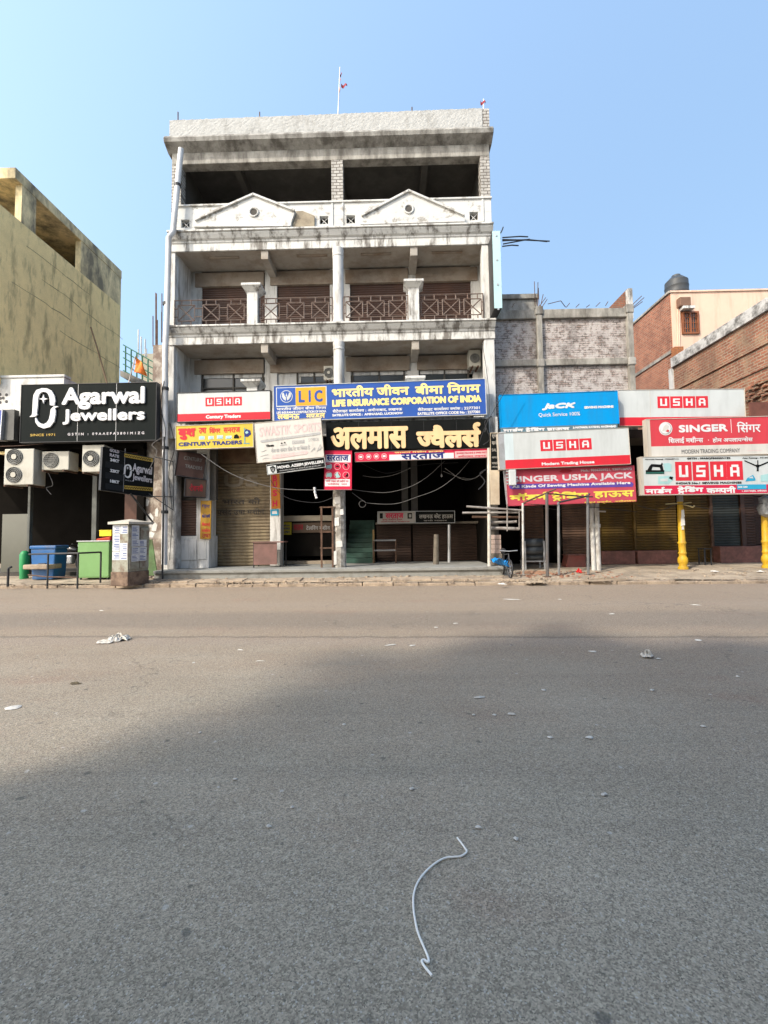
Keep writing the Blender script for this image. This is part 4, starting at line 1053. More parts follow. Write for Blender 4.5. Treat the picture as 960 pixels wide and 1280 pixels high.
S.text('सैटेलाइट काया^लय : अमीनाबाद, लखनऊ', 400, 147, 270, 16, s_lw, .03); S.text('SATELLITE OFFICE :  AMINABAD, LUCKNOW', 401, 164, 274, 11, s_lw, .07)
S.text('सैटेलाइट काया^लय <क>मांक : 2277301', 715, 141, 240, 16, s_lw, .03); S.text('SATELLITE OFFICE CODE No : 2277301', 715, 158, 242, 11, s_lw, .07)
# black board with tan letters
S = Sign('jewellers_board', 'wide black board with large tan Hindi letters, below the blue insurance board', 'shop sign', C6, (240, 195), (870, 180), (238, 305), 15.05, s_black, .12)
S.text('अलमास', 408, 256, 300, 88, s_tan, .05, depth=.03); S.text('<ज>वैलस^', 714, 246, 250, 98, s_tan, .05, depth=.03)
sm = MB()
for k in (.2, .4, .6, .8): sm.obox(S.o + S.ex * (k * S.w) + S.n * .001, S.ex * .012, S.ey * S.h, S.n * .003)
each(sm, 'panel_joint', m_black, S.root)
S = Sign('shop_board', 'long thin red strip board with navy Hindi name on white, under the tan lettered board', 'shop sign', C6, (352, 312), (872, 295), (355, 347), 15.1, s_crim, .08, frame=s_dim, fw=.01)
S.slabs([(610, 327, 250, 21)], s_lw, 'name_panel'); S.text('सरताज', 615, 325, 170, 24, s_navy, .06)
S.polys([S.circ(375 + 30 * k, 329 - k, 11, 12) for k in range(4)], s_fpink, 'machine_picture', .004, .001); S.polys([S.circ(375 + 30 * k, 329 - k, 9, 12) for k in range(4)], s_crim, 'machine_picture', .0075, .001); S.slabs([(375 + 30 * k, 329 - k, 11, 8) for k in range(4)], s_lw, 'machine_picture', .0115)
S.text('जापान मशीन हाऊस', 600, 309, 190, 8, s_cream, .03); S.slabs([(805, 318, 132, 25)], s_fpink, 'text_panel'); S.text('SEWING MACHINE & SPARE PARTS', 805, 313, 120, 7, s_crim, .04, lift=.008); S.text('अमीनाबाद लखनऊ', 805, 325, 110, 9, s_crim, .03, lift=.008)
S = Sign('hanging_board', 'square red board with machine pictures in circles, hung on the middle ground floor pillar', 'shop sign', C5, (672, 322), (920, 322), (657, 680), 15.0, s_crim, .07, frame=s_crim, fw=.01)
S.slabs([(795, 392, 232, 72)], s_lw, 'name_panel'); S.text('सरताज', 790, 388, 205, 56, s_navy, .05)
for yy in (466, 546):
    S.polys([S.circ(708 + 80 * k, yy, 31, 16) for k in range(3)], s_fpink, 'machine_picture', .004, .0012); S.polys([S.circ(708 + 80 * k, yy, 27, 16) for k in range(3)], s_crim, 'machine_picture', .0072, .0012)
S.polys([[(686, 485), (686, 458), (735, 446), (735, 485)], [(686, 562), (690, 530), (735, 525), (735, 562)], [(765, 540), (790, 515), (800, 540), (815, 565), (780, 572)]], s_aqua, 'machine_picture', .012); S.polys([[(850, 440), (880, 440), (872, 480)], [(860, 560), (885, 522), (888, 560)], [(770, 470), (790, 455), (812, 475)]], s_black, 'machine_picture', .012)
S.slabs([(788, 616, 230, 66)], s_lw, 'text_panel'); S.text('सभी <प>रकार की मशीनों का', 788, 600, 205, 22, s_crim, .02, lift=.008); S.text('भ<र>ोसेमंद ·थान', 788, 628, 180, 20, s_crim, .02, lift=.008)
# small dim boards inside the arcade
C8 = (440, 560, 5.189)
S = Sign('inner_board', 'small grey board with red Hindi name inside the dark arcade, beside the stairs', 'shop sign', C8, (168, 415), (408, 412), (172, 487), 17.6, s_dim, .08, frame=m_steel, fw=.02)
S.text('सरताज', 275, 440, 118, 34, s_crim, .05); S.text('हाथ मशीन टेलर', 262, 464, 130, 14, s_dkred, .02); S.text('अमीनाबाद लखनऊ', 280, 477, 190, 9, s_dkred, .03); S.slabs([(375, 440, 30, 36), (190, 440, 20, 34)], s_black, 'machine_picture'); S.slabs([(377, 440, 16, 20)], s_dim, 'machine_picture', .006)
S = Sign('inner_board', 'dark grey board with pale scratched lettering inside the arcade, right of the small grey board', 'shop sign', C8, (412, 412), (664, 410), (412, 485), 17.6, s_black, .08, frame=m_steel, fw=.02)
S.text('लखनऊ ब<र>ेट हाऊस', 545, 442, 220, 38, s_dim, .02); S.text('सभी <प>रकार', 540, 470, 150, 10, s_dim, .02)
# blue machine board on the right
C3 = (610, 470, 5.053)
G2 = 'boards of the sewing machine shops'
S = Sign('shop_board', 'bright blue board with white slanted lettering, left end of the right hand boards', 'shop sign', C3, (75, 122), (815, 95), (80, 325), 15.2, s_sky, .2, frame=s_sky, fw=.015)
S.text('JaCK', 448, 192, 215, 44, s_lw, .09, shear=.25); S.text('Quick Service 100%', 450, 244, 262, 27, s_lw, .012); S.text('SEWING MACHINE', 700, 196, 186, 16, s_lw, .10)
S = Sign('shop_board', 'thin grey blue strip board with white Hindi lettering, between the blue and the striped board', 'shop sign', C3, (82, 326), (818, 302), (85, 375), 15.16, s_steel, .1)
S.text('माड^न ट_ेिडंग हाऊस', 305, 338, 420, 32, s_lw, .06); S.text('& MATHADI, KATEHRI, NAZIRABAD', 672, 323, 275, 16, s_lw, .08)
C9 = (620, 525, 5.333)
S = Sign('shop_board', 'white board with red strip reading Modern Trading House, above the pink board', 'shop sign', C9, (12, 90), (880, 52), (62, 328), (14.7, 14.7), s_white, .3, frame=s_edge, fw=.01)
S.frac(.04, 1, .005, .25, s_red); S.frac(0, .045, 0, 1, m_steel, 'end_sheet', .003)
S.frac(.045, .115, .25, 1, paint('worn_bluish_flex', (.52, .60, .62)), 'faded_strip', .002, .002)  # worn bluish strip down the left of the board
usha(S, [296, 383, 470, 556], [170, 167, 164, 160], 74, 81)
S.text('Modern Trading House', 480, 289, 352, 26, s_lw, .06)
S = Sign('shop_board', 'pink board with grey, white and yellow lettering in three lines, under the striped board', 'shop sign', C9, (70, 336), (918, 305), (78, 572), 14.85, s_pink, .12, frame=s_pink, fw=.01)
S.text('SINGER USHA JACK', 510, 388, 800, 52, s_silver, .05)
S.polys([[(88, 438), (100, 427), (905, 414), (917, 428), (910, 445), (105, 462), (90, 455)]], s_purple, 'blue_pill', .004); S.text('All Kinds Of Sewing Machine Available Here', 500, 434, 790, 24, s_lw, .06, lift=.009)
S.text('मॉडन^ ट_ेिडंग', 352, 510, 525, 66, s_lemon, .05); S.text('हाऊस', 786, 497, 270, 50, s_lemon, .05)
S.text('मोहन मार्केट, अमीनाबाद', 760, 546, 345, 20, s_lemon, .02); S.text('Mob.: 9336304921, 9307126972', 735, 332, 340, 18, s_silver, .03)
S.polys([[(420, 345), (440, 330), (490, 328), (510, 340), (490, 350), (440, 352)]], s_dkred, 'logo_oval', .003)
p = P(639.5, 597.5, 14.7); tl = MB().box(p.x - .12, p.x + .1, 14.5, 14.7, p.z - .26, p.z + .25)
tl2 = thing('light_box', (p.x, 14.6, p.z - .26), 'small upright white box fixed over the first letter of the pink board', 'lamp')
tl.build('housing', s_white, tl2, bevel=.02)
fm = MB()
for k in range(5): fm.box(p.x - .2, p.x - .12, 14.56, 14.62, p.z - .22 + k * .1, p.z - .17 + k * .1)
each(fm, 'bracket_fin', m_steel, tl2)
C4 = (770, 470, 5.053)
S = Sign('shop_board', 'wide white board with red strip and plain ends, highest of the right hand boards', 'shop sign', C4, (15, 90), (808, 82), (28, 315), 15.5, s_white, .2, frame=s_edge, fw=.015)
S.frac(.0, 1, .0, .235, s_red); usha(S, [262, 343, 424, 505], [166, 165.5, 165, 164], 74, 76)
S.frac(.25, .252, .24, 1, s_edge, 'panel_joint', .002)
S = Sign('shop_board', 'coral red board with round white emblem and white lettering, above the fan and machine board', 'shop sign', C4, (192, 276), (1130, 252), (206, 508), 15.0, s_salmon, .22, frame=s_edge, fw=.02)
S.frac(0, 1, 0, .265, s_ivory, 'white_band'); S.frac(0, .022, 0, 1, s_edge, 'end_cap', .004)
S.polys([S.circ(313, 333, 42, 28)], s_lw, 'emblem_disc', .004); S.polys([S.circ(313, 333, 37, 28)], s_dim, 'emblem_disc', .008, .0015); S.polys([S.circ(311, 331, 34, 28)], s_lw, 'emblem_disc', .010, .0015)
S.polys([[(290, 350), (300, 318), (316, 305), (334, 320), (326, 332), (318, 352), (306, 345)]], s_ivory, 'emblem_figure', .013); S.polys([[(312, 350), (325, 338), (334, 344), (330, 356)]], s_salmon, 'emblem_figure', .016)
S.text('SINGER', 550, 330, 310, 48, s_lw, .07); S.slabs([(727, 316, 3, 86)], s_lw, 'divider'); S.text('िसंगर', 837, 322, 150, 68, s_lw, .02)
S.text('िसलाई मशी<न>स', 440, 405, 220, 42, s_lw, .025); S.text('·', 584, 405, 6, 6, s_lw, .1); S.text('होम अपलाय<न>सेस', 736, 402, 254, 36, s_lw, .025)
S.text('MODERN TRADING COMPANY', 598, 474, 370, 26, s_ink, .02, lift=.008); S.slabs([(875, 471, 92, 3)], s_fpink, 'scribble', .006)
C10 = (795, 565, 5.818)
S = Sign('shop_board', 'white board with large red letter squares, fan and sewing machine pictures, lowest at right', 'shop sign', C10, (30, 38), (1210, 22), (44, 312), 14.9, s_white, .2, frame=s_edge, fw=.015)
S.frac(.018, 1, .01, .24, s_crim); S.frac(0, .016, 0, 1, s_edge, 'end_cap', .004)
usha(S, [286, 412, 540, 659], [140, 139, 137, 135], 138, 118, col=s_red)
S.text("INDIA'S No.1 SEWING MACHINES", 528, 225, 478, 16, s_black, .08)
S.text('GSTIN : 09ABQPB3055N1Z2', 528, 47, 316, 16, s_black, .07); S.text('Harmeet Rastogi : 9335097112', 187, 54, 244, 12, s_black, .05); S.text('Ajay Rastogi : 9415075741', 890, 44, 235, 13, s_black, .05)
S.text('माड^न', 165, 278, 195, 48, s_lw, .06); S.text('ट_ेिडंग', 395, 276, 190, 56, s_lw, .06); S.text('क<म>पनी', 618, 274, 215, 52, s_lw, .06)
S.slabs([(840, 254, 212, 36)], s_cyan, 'blue_patch', .005); S.text('BANK CARD', 775, 254, 70, 14, s_lw, .05, lift=.010); S.text('1, हसन मार्केट, अमीनाबाद', 860, 284, 180, 17, s_lw, .04)
# machine pictures
S.polys([[(70, 160), (70, 132), (205, 132), (205, 160)], [(82, 132), (96, 104), (112, 88), (190, 92), (200, 132), (178, 132), (172, 112), (120, 108), (112, 132)], [(180, 92), (188, 76), (196, 92)]], s_black, 'machine_picture', .004)
S.slabs([(137, 152, 134, 12)], s_green, 'machine_picture', .012)
S.polys([[(205, 142), (205, 112), (196, 84), (240, 80), (258, 92), (256, 142)]], s_aqua, 'machine_picture', .004)
S.polys([[(160, 232), (160, 178), (265, 172), (268, 205), (240, 232)]], s_aqua, 'machine_picture', .004); S.polys([[(176, 214), (176, 196), (230, 192), (230, 214)], [(240, 190), (262, 176), (266, 200)]], s_white, 'machine_picture', .009)
S.polys([[(236, 190), (246, 178), (268, 182), (262, 204)]], s_black, 'machine_picture', .012)
S.polys([[(786, 66), (790, 60), (875, 96), (872, 106)], [(895, 96), (975, 62), (978, 72), (898, 106)], [(872, 92), (896, 92), (896, 112), (872, 112)], [(879, 112), (890, 112), (892, 140), (876, 140)], [(881, 60), (888, 60), (888, 92), (881, 92)]], s_black, 'fan_picture', .004)
S.polys([[(795, 214), (808, 190), (850, 166), (868, 196), (868, 208)]], s_cyan, 'iron_picture', .004); S.polys([[(815, 190), (845, 176), (852, 192)]], s_white, 'iron_picture', .008)
S.polys([[(905, 215), (905, 170), (960, 158), (1000, 168), (1000, 215)]], s_aqua, 'machine_picture', .004)

# jewellers' board at left with standing letters
C7 = (20, 470, 5.333)
S = Sign('jewellers_board', 'large glossy black board with thick raised white letters and looped emblem', 'shop sign', C7, (40, 62), (936, 44), (28, 442), 14.85, s_dkgreen, .25, frame=m_black, fw=.02)
S.text('Agarwal', 588, 150, 550, 148, s_lw, .04, depth=.06); S.text('Jewellers', 592, 272, 545, 102, s_lw, .04, depth=.06)
S.text('SINCE 1971', 178, 393, 165, 16, s_gold, .03); S.text('GSTIN : 09AAEFA3801M1ZG', 600, 384, 510, 17, s_silver, .04, track=.35)
def ribbon(S, pts, ws, mat, name, lift, th):
    L = []; Rr = []
    for i, (x, y) in enumerate(pts):
        a = pts[max(0, i - 1)]; b = pts[min(len(pts) - 1, i + 1)]; d = math.hypot(b[0] - a[0], b[1] - a[1]); nx, ny = -(b[1] - a[1]) / d, (b[0] - a[0]) / d
        w = ws[i] / 2; L.append((x + nx * w, y + ny * w)); Rr.append((x - nx * w, y - ny * w))
    mb = MB()
    q = [[S.o + S.ex * x + S.ey * y + S.n * z for x, y in (S.loc(*p) for p in side)] for side in (L, Rr) for z in (lift + th,)]
    q2 = [[p - S.n * th for p in s_] for s_ in q]
    k = len(pts); vs = q[0] + q[1] + q2[0] + q2[1]; fs = []
    for i in range(k - 1):
        fs += [(i, i + 1, k + i + 1, k + i), (2 * k + i, 3 * k + i, 3 * k + i + 1, 2 * k + i + 1), (i, 2 * k + i, 2 * k + i + 1, i + 1), (k + i, k + i + 1, 3 * k + i + 1, 3 * k + i)]
    fs += [(0, k, 3 * k, 2 * k), (k - 1, 3 * k - 1, 4 * k - 1, 2 * k - 1)]
    mb.add(vs, fs); return mb.build(name, mat, S.root)
def aj(S, ox, oy, k, th):
    T = lambda pts: [(ox + x * k, oy + y * k) for x, y in pts]
    arch = [(-68, 78), (-62, 60), (-58, 20), (-56, -20), (-52, -55), (-38, -82), (-10, -94), (18, -92), (40, -78), (54, -50), (58, -20), (56, 0), (70, 8)]
    ribbon(S, T(arch), [w * k for w in (26, 30, 34, 34, 34, 32, 24, 26, 32, 34, 36, 34, 6)], s_lw, 'emblem_arch', .006, th)
    hook = [(95, 16), (70, 20), (62, 40), (60, 70), (52, 108), (30, 138), (0, 148), (-30, 138), (-48, 116), (-54, 92)]
    ribbon(S, T(hook), [w * k for w in (4, 14, 34, 36, 38, 36, 30, 24, 18, 8)], s_lw, 'emblem_hook', .0075, th)
    ribbon(S, T([(-92, 84), (-62, 76), (-44, 66)]), [4 * k, 16 * k, 10 * k], s_lw, 'emblem_tail', .009, th)
    st = []
    for i in range(8):
        r = 30 if i % 2 == 0 else 9; st.append((-2 + r * math.sin(i * math.pi / 4), -34 - r * math.cos(i * math.pi / 4)))
    S.polys([T(st)], s_lw, 'emblem_star', .0105, th)
aj(S, 193, 190, 1.0, .05)
jn = MB()
for k in (.42, .705): jn.obox(S.o + S.ex * (k * S.w) + S.n * .001, S.ex * .01, S.ey * S.h, S.n * .003)
each(jn, 'panel_joint', m_steel, S.root)
# projecting rate board
CA = (110, 540, 6.736)
S = Sign('rate_board', 'black projecting board with gold trim listing gold rates, under the large black jewellers board', 'shop sign', CA, (125, 125), (555, 225), (130, 490), (13.55, 15.2), s_black, .08, frame=m_black, fw=.012)
S.text('GOLD', 222, 160, 80, 26, s_silver, .05); S.text('RATE', 222, 200, 78, 26, s_silver, .05)
for t, y in (('24KT', 240), ('22KT', 330), ('18KT', 418)): S.text(t, 224, y, 78, 26, s_lw, .08)
S.slabs([(222, 285, 150, 50), (222, 375, 150, 50), (222, 465, 150, 46)], paint('dull_slate', (.018, .02, .022), .5), 'rate_panel', .002)
S.slabs([(305, 320, 2.5, 370)], s_grey, 'divider')
for y0, y1 in ((196, 240), (465, 485)):
    S.polys([[(305, y0 - 16), (545, y1 - 16), (545, y1 + 14), (305, y0 + 14)]], s_gold, 'gold_trim', .003)
    S.strokes([[(308 + 20 * k + (y1 - y0) * 0, y0 + (y1 - y0) * k / 12 - 8), (318 + 20 * k, y0 + (y1 - y0) * (k + .5) / 12 + 8), (326 + 20 * k, y0 + (y1 - y0) * (k + 1) / 12 - 8)] for k in range(11)], 4, s_black, 'gold_trim', .0075)
aj(S, 333, 318, .43, .006)
S.text('Agarwal', 458, 322, 165, 90, s_silver, .02); S.text('Jewellers', 458, 398, 165, 66, s_silver, .02)
S.text('SINCE 1971', 340, 410, 56, 8, s_grey, .03)
# blue board end at the left frame edge
S = Sign('shop_board', 'blue board end with white lower edge, cut by the left frame edge', 'shop sign', (0, 500, 7.385), (-200, 90), (18, 95), (-200, 355), 14.9, paint('old_blue_flex', (.07, .10, .36)), .3, frame=m_steel, fw=.03)
S.frac(0, 1, 0, .10, s_white)
sb_ = MB().box(PX(3, 530, 15.05), PX(19, 530, 15.05), 15.0, 15.2, PZ(10, 550, 15), PZ(10, 512, 15)); tag(sb_.build('gutter_box', M('dark_grey_sheet', (.09, .09, .085), .5)), 'dark grey metal duct between the blue board end and the black jewellers board', 'duct')
# ================================================================ air conditioners
m_ac = M('cream_ac_casing', (.42, .405, .35), .5, .05, 3, (.25, .22, .17), .4, .58, .4, 3, .03)
m_grill = M('grey_fan_grille', (.055, .055, .05), .6, .1, 5, bump=0)
m_guard = M('grey_wire_guard', (.16, .16, .15), .5, bump=0)
def ac_unit(u0, v0, u1, v1, Y, label, fans, dep=.5, louvre=False, group=None):
    a, b = P(u0, (v0 + v1) / 2, Y), P(u1, (v0 + v1) / 2, Y); z1, z0 = PZ((u0 + u1) / 2, v0, Y), PZ((u0 + u1) / 2, v1, Y)
    t = thing('air_conditioner', ((a.x + b.x) / 2, Y + dep / 2, z0), label, 'air conditioner', group)
    MB().box(a.x, b.x, Y, Y + dep, z0, z1).build('casing', m_ac, t, bevel=.025)
    for u, v, r in fans:
        c = P(u, v, Y); k = r * Y / F
        f = MB().disc((c.x, Y - .004, c.z), k, .012, 24).build('fan_recess', m_grill, t)
        g = MB()
        for q in (.98, .78, .58): g.ring((c.x, Y - .025, c.z), k * q, .012, 24, 5)
        if louvre:
            for j in range(-3, 4): w = math.sqrt(max(0, 1 - (j / 4) ** 2)) * k; g.box(c.x - w, c.x + w, Y - .028, Y - .018, c.z + j * k / 4 - .01, c.z + j * k / 4 + .01)
        else:
            for j in range(8): an = j * math.pi / 4 + .3; g.tube([(c.x, Y - .022, c.z), (c.x + k * math.cos(an), Y - .022, c.z + k * math.sin(an))], .009, 4)
        g.build('fan_guard', m_guard, t)
        if not louvre: MB().disc((c.x, Y - .036, c.z), k * .34, .012, 16).build('fan_hub', m_ac, t)
    bk_ = MB()
    for xx in (a.x + .12, b.x - .12): bk_.box(xx - .025, xx + .025, Y - .1, Y + dep + .1, z0 - .06, z0 - .004)
    each(bk_, 'support_bracket', m_rust, t)
    return t
ac_unit(5, 561, 42, 606, 14.95, 'tall cream air conditioner with two stacked fans, leftmost under the black jewellers board', [(18.5, 571, 10), (17.5, 593.5, 10)], .55)
ac_unit(52, 564, 86, 587.5, 15.15, 'small cream air conditioner with one louvred round grille, between two taller ones', [(64, 575.5, 9.5)], .5, True)
ac_unit(102.5, 556, 130, 590, 15.0, 'cream single fan air conditioner touching the projecting rate board', [(114, 573, 10)], .5)
ac_unit(586, 437, 601, 458, 16.2, 'small white air conditioner high in the right corner of the first floor balcony', [(593.5, 448, 6)], .4, True)
ac_unit(404.5, 457, 417, 475, 16.2, 'round fanned air conditioner half hidden behind the middle first floor column', [(411, 466, 6)], .4)

# ================================================================ things on the left pavement
# feeder cabinet covered with leaflets
m_cab = M('chipped_cabinet_paint', (.27, .27, .22), .8, .12, 5, (.13, .075, .05), .75, .54, 1, 3.5, .3)
m_cabb = M('rusty_cabinet_base', (.20, .14, .10), .9, .25, 6, (.07, .045, .035), .7, .5, 1, 4, .4)
c0 = G(159.5, 732, .12)
an = R_(14)
ea = Vector((-math.cos(an), math.sin(an), 0)); eb = Vector((math.sin(R_(14)), math.cos(R_(14)), 0))
wa, wb = .60, .80; zc0, zc1 = .1, PZ(159, 655, c0.y)
cab = thing('feeder_cabinet', c0 + (ea * wa + eb * wb) / 2, 'old electric feeder cabinet covered with paper leaflets, standing at the kerb', 'electric cabinet')
up3 = Vector((0, 0, 1))
MB().obox(Vector((c0.x, c0.y, zc0)) - (ea + eb) * .02, ea * (wa + .04), eb * (wb + .04), up3 * .42).build('plinth', m_cabb, cab, bevel=.02)
MB().obox(Vector((c0.x, c0.y, zc0 + .42)), ea * wa, eb * wb, up3 * (zc1 - zc0 - .42)).build('body', m_cab, cab, bevel=.012)
o = Vector((c0.x, c0.y, zc1)) - (ea + eb) * .09
rf = MB(); A, B = ea * (wa + .18), eb * (wb + .18)
cen = o + (A + B) / 2 + up3 * .17
lo_ = [o, o + A, o + A + B, o + B]; hi_ = [p + up3 * .07 for p in lo_]
rf.add(lo_ + hi_ + [cen], [(0, 1, 2, 3), (0, 1, 5, 4), (1, 2, 6, 5), (2, 3, 7, 6), (3, 0, 4, 7), (4, 5, 8), (5, 6, 8), (6, 7, 8), (7, 4, 8)])
rf.build('roof_cap', M('cabinet_roof', (.45, .42, .36), .8, .1, 4, (.2, .15, .1), .5, .55), cab)
dr = MB()
nb = ea.cross(up3).normalized(); nb = nb if nb.y < 0 else -nb
nb2 = eb.cross(up3).normalized(); nb2 = nb2 if nb2.y < 0 else -nb2
s0 = Vector((c0.x, c0.y, zc0 + .5))
MB().obox(s0 + eb * .04 + nb2 * .002, eb * (wb * .46), nb2 * .025, up3 * (zc1 - zc0 - .6)).build('door', m_cab, cab, bevel=.006)
MB().obox(s0 + eb * (wb * .54) + nb2 * .002, eb * (wb * .42), nb2 * .04, up3 * (zc1 - zc0 - .6)).build('door', m_cab, cab, bevel=.006)
m_leaf = M('leaflet_paper', (.55, .57, .60), .8, .06, 8, (.4, .4, .4), .4, .56, 1, 6, 0); m_ink = M('leaflet_blue_ink', (.07, .10, .24), .8, .2, 6, bump=0)
def leaflets(org, ex, nn, nx, nz, w, h, x0, z0):
    pp_ = MB(); ik = MB()
    for i in range(nx):
        for j in range(nz):
            if random.random() < .06: continue
            q = org + ex * (x0 + i * w + random.uniform(-.008, .008)) + up3 * (z0 + j * h + random.uniform(-.008, .008)) + nn * (.003 + (.042 if nx == 2 and nz == 5 else 0) + .0015 * ((i + j) % 3))
            pp_.obox(q, ex * (w - .012), nn * .002, up3 * (h - .012))
            for r in range(4):
                ik.obox(q + ex * .02 + up3 * (.03 + r * (h - .06) / 4) + nn * .003, ex * (w - .06) * random.uniform(.6, 1), nn * .001, up3 * (h - .06) / 4 * random.uniform(.3, .62))
    each(pp_, 'leaflet', m_leaf, cab); ob = ik.build('leaflet_print', m_ink, cab); ob['kind'] = 'stuff'
ht = zc1 - zc0 - .45
leaflets(Vector((c0.x, c0.y, zc0 + .45)), ea, nb, 2, 4, .28, (ht - .35) / 4, .03, .33)
leaflets(Vector((c0.x, c0.y, zc0 + .45)), eb, nb2 , 2, 5, .3, (ht - .3) / 5, .08, .28)
for ch in [c for c in cab.children if c.name.startswith('leaflet')][-8:]: pass
# green counter with boxes on top
m_grn = M('bright_green_counter', (.16, .30, .11), .5, .06, 2, (.12, .25, .08), .4, .58, .5, 2, .04)
def on_pave(u, v, Y): return P(u, v, Y)
gy = 15.0
x0, x1 = PX(97, 700, gy), PX(136, 700, gy); z0 = pave_z(x0, gy) + .02; z1 = PZ(115, 677, gy)
gc_ = thing('green_counter', ((x0 + x1) / 2, gy + .35, z0), 'bright green sheet metal counter standing behind the leaflet covered cabinet', 'counter')
MB().box(x0, x1, gy, gy + .7, z0 + .06, z1).build('body', m_grn, gc_, bevel=.015)
MB().box(x0 - .03, x1 + .03, gy - .03, gy + .73, z1 + .002, z1 + .03).build('worktop', m_steel, gc_, bevel=.005)
lg = MB()
for xx in (x0 + .05, x1 - .1):
    for yy in (gy + .05, gy + .6): lg.box(xx, xx + .05, yy, yy + .05, z0 - .03, z0 + .058)
each(lg, 'leg', m_black, gc_)
MB().box(x0 + .04, x1 - .04, gy - .012, gy - .001, z0 + .1, z0 + .13).build('trim', m_grn, gc_)
xa, xb = PX(124, 668, gy + .2), PX(139, 668, gy + .2)
rc = MB().box(xa - .08, xb, gy + .15, gy + .55, z1 + .032, z1 + .17); rc.v[4].z -= .08; rc.v[7].z -= .06
tag(rc.build('red_bundle', M('red_cloth', (.35, .04, .02), .8), bevel=.03), 'crushed red bundle on the green counter under the yellow box', 'bundle')
yb_ = thing('yellow_box', ((xa + xb) / 2, gy + .35, z1 + .175), 'small yellow box on the red bundle on the green counter', 'box')
MB().box(xa, xb, gy + .2, gy + .5, z1 + .178, z1 + .36).build('carton', M('yellow_carton', (.70, .52, .02), .6), yb_, bevel=.01)
MB().box(xa - .01, xb + .01, gy + .19, gy + .51, z1 + .36, z1 + .39).build('lid', M('yellow_lid', (.74, .56, .04), .6), yb_, bevel=.008)
x0, x1 = PX(178, 690, 15.3), PX(192, 690, 15.3)
tag(MB().add([(x0, 15.3, .25), (x1 + .05, 15.45, .25), (x1 - .15, 15.45, 1.5), (x0, 15.3, 1.45), (x0, 15.34, .25), (x1 + .05, 15.5, .25), (x1 - .15, 15.5, 1.5), (x0, 15.34, 1.45)],
    [(0, 1, 2, 3), (7, 6, 5, 4), (0, 4, 5, 1), (1, 5, 6, 2), (2, 6, 7, 3), (3, 7, 4, 0)]).build('metal_sheet', M('dull_green_sheet', (.14, .24, .10), .7, .2, 5, (.1, .08, .05), .6, .5)), 'dull green slanted sheet leaning against the pier behind the cabinet', 'sheet')
# blue bin
by = 15.2; x0, x1 = PX(38, 700, by), PX(69, 700, by); z0 = pave_z(x0, by) + .02; z1 = PZ(52, 682, by)
bb = thing('blue_bin', ((x0 + x1) / 2, by + .3, z0), 'blue plastic storage bin in front of the dark jewellery shop', 'bin')
m_bl = M('blue_plastic', (.015, .10, .28), .45, .12, 3, (.1, .10, .10), .5, .54)
q = MB().box(x0, x1, by, by + .6, z0, z1 - .12)
for i in (0, 3): q.v[i].x += .07
for i in (1, 2): q.v[i].x -= .07
q.build('tub', m_bl, bb, bevel=.03)
MB().box(x0 - .03, x1 + .03, by - .03, by + .63, z1 - .12, z1).build('lid', m_bl, bb, bevel=.03)
MB().box((x0 + x1) / 2 - .12, (x0 + x1) / 2 + .12, by - .05, by - .005, z0 + .5, z0 + .56).build('handle', m_black, bb, bevel=.01)
c = P(31, 690, 15.6); tag(MB().lathe((c.x, 15.6, pave_z(c.x, 15.6)), [(.13, 0), (.15, .5), (.15, .85), (.1, .95), (.06, .98)], 14).build('green_can', M('green_plastic', (.02, .22, .07), .45), smooth=True), 'dark green upright plastic can left of the blue bin', 'can')
lp = MB().obox(P(28, 712, 14.9), Vector((.85, 0, 0)), Vector((.05, .6, 0)), Vector((0, 0, .16))); tag(lp.build('stone_step', m_kerb, bevel=.03), 'low olive stone step on the pavement before the blue bin', 'step')
# motorcycle in the dark of the shop
m_bike = M('black_enamel', (.02, .02, .022), .25, .1, 3, bump=0, spec=.5)
mx, my = PX(84, 690, 16.6), 16.6
mz = .36
mo = thing('motorcycle', (mx, my, mz), 'black motorcycle parked in the dark jewellery shop behind the blue bin', 'motorcycle')
for dx in (-.62, .62):
    wv = MB(); w2 = Vector((mx + dx, my, mz + .29)); wv.ring((w2.x, w2.y, w2.z), .25, .05, 22, 8); wo = wv.build('wheel', m_black, mo, smooth=True)
    sp = MB(); sp.tube([w2 + Vector((0, -.05, 0)), w2 + Vector((0, .05, 0))], .05, 8)
    for k in range(6): sp.tube([w2, w2 + Vector((.24 * math.cos(k * 1.047), 0, .24 * math.sin(k * 1.047)))], .008, 4)
    sp.build('spokes', m_steel, wo)
MB().tube([(mx - .1, my, mz + .72), (mx + .15, my, mz + .8), (mx + .38, my, mz + .76)], [.1, .15, .08], 10).build('fuel_tank', m_bike, mo, smooth=True)
MB().tube([(mx - .75, my, mz + .78), (mx - .4, my, mz + .72), (mx - .05, my, mz + .72)], [.06, .1, .09], 8).build('seat', m_black, mo, smooth=True)
MB().box(mx - .15, mx + .25, my - .1, my + .1, mz + .25, mz + .58).build('engine', m_steel, mo, bevel=.05)
MB().tube([(mx + .62, my, mz + .29), (mx + .45, my, mz + .85), (mx + .42, my, mz + .98)], .03, 6).build('fork', m_steel, mo)
MB().tube([(mx + .42, my - .34, mz + 1.0), (mx + .44, my, mz + .98), (mx + .42, my + .34, mz + 1.0)], .018, 6).build('handlebar', m_black, mo)
MB().lathe((mx + .58, my, mz + .8), [(.03, -.08), (.09, -.03), (.09, .06), (.04, .09)], 12).build('headlight', m_steel, mo, smooth=True)
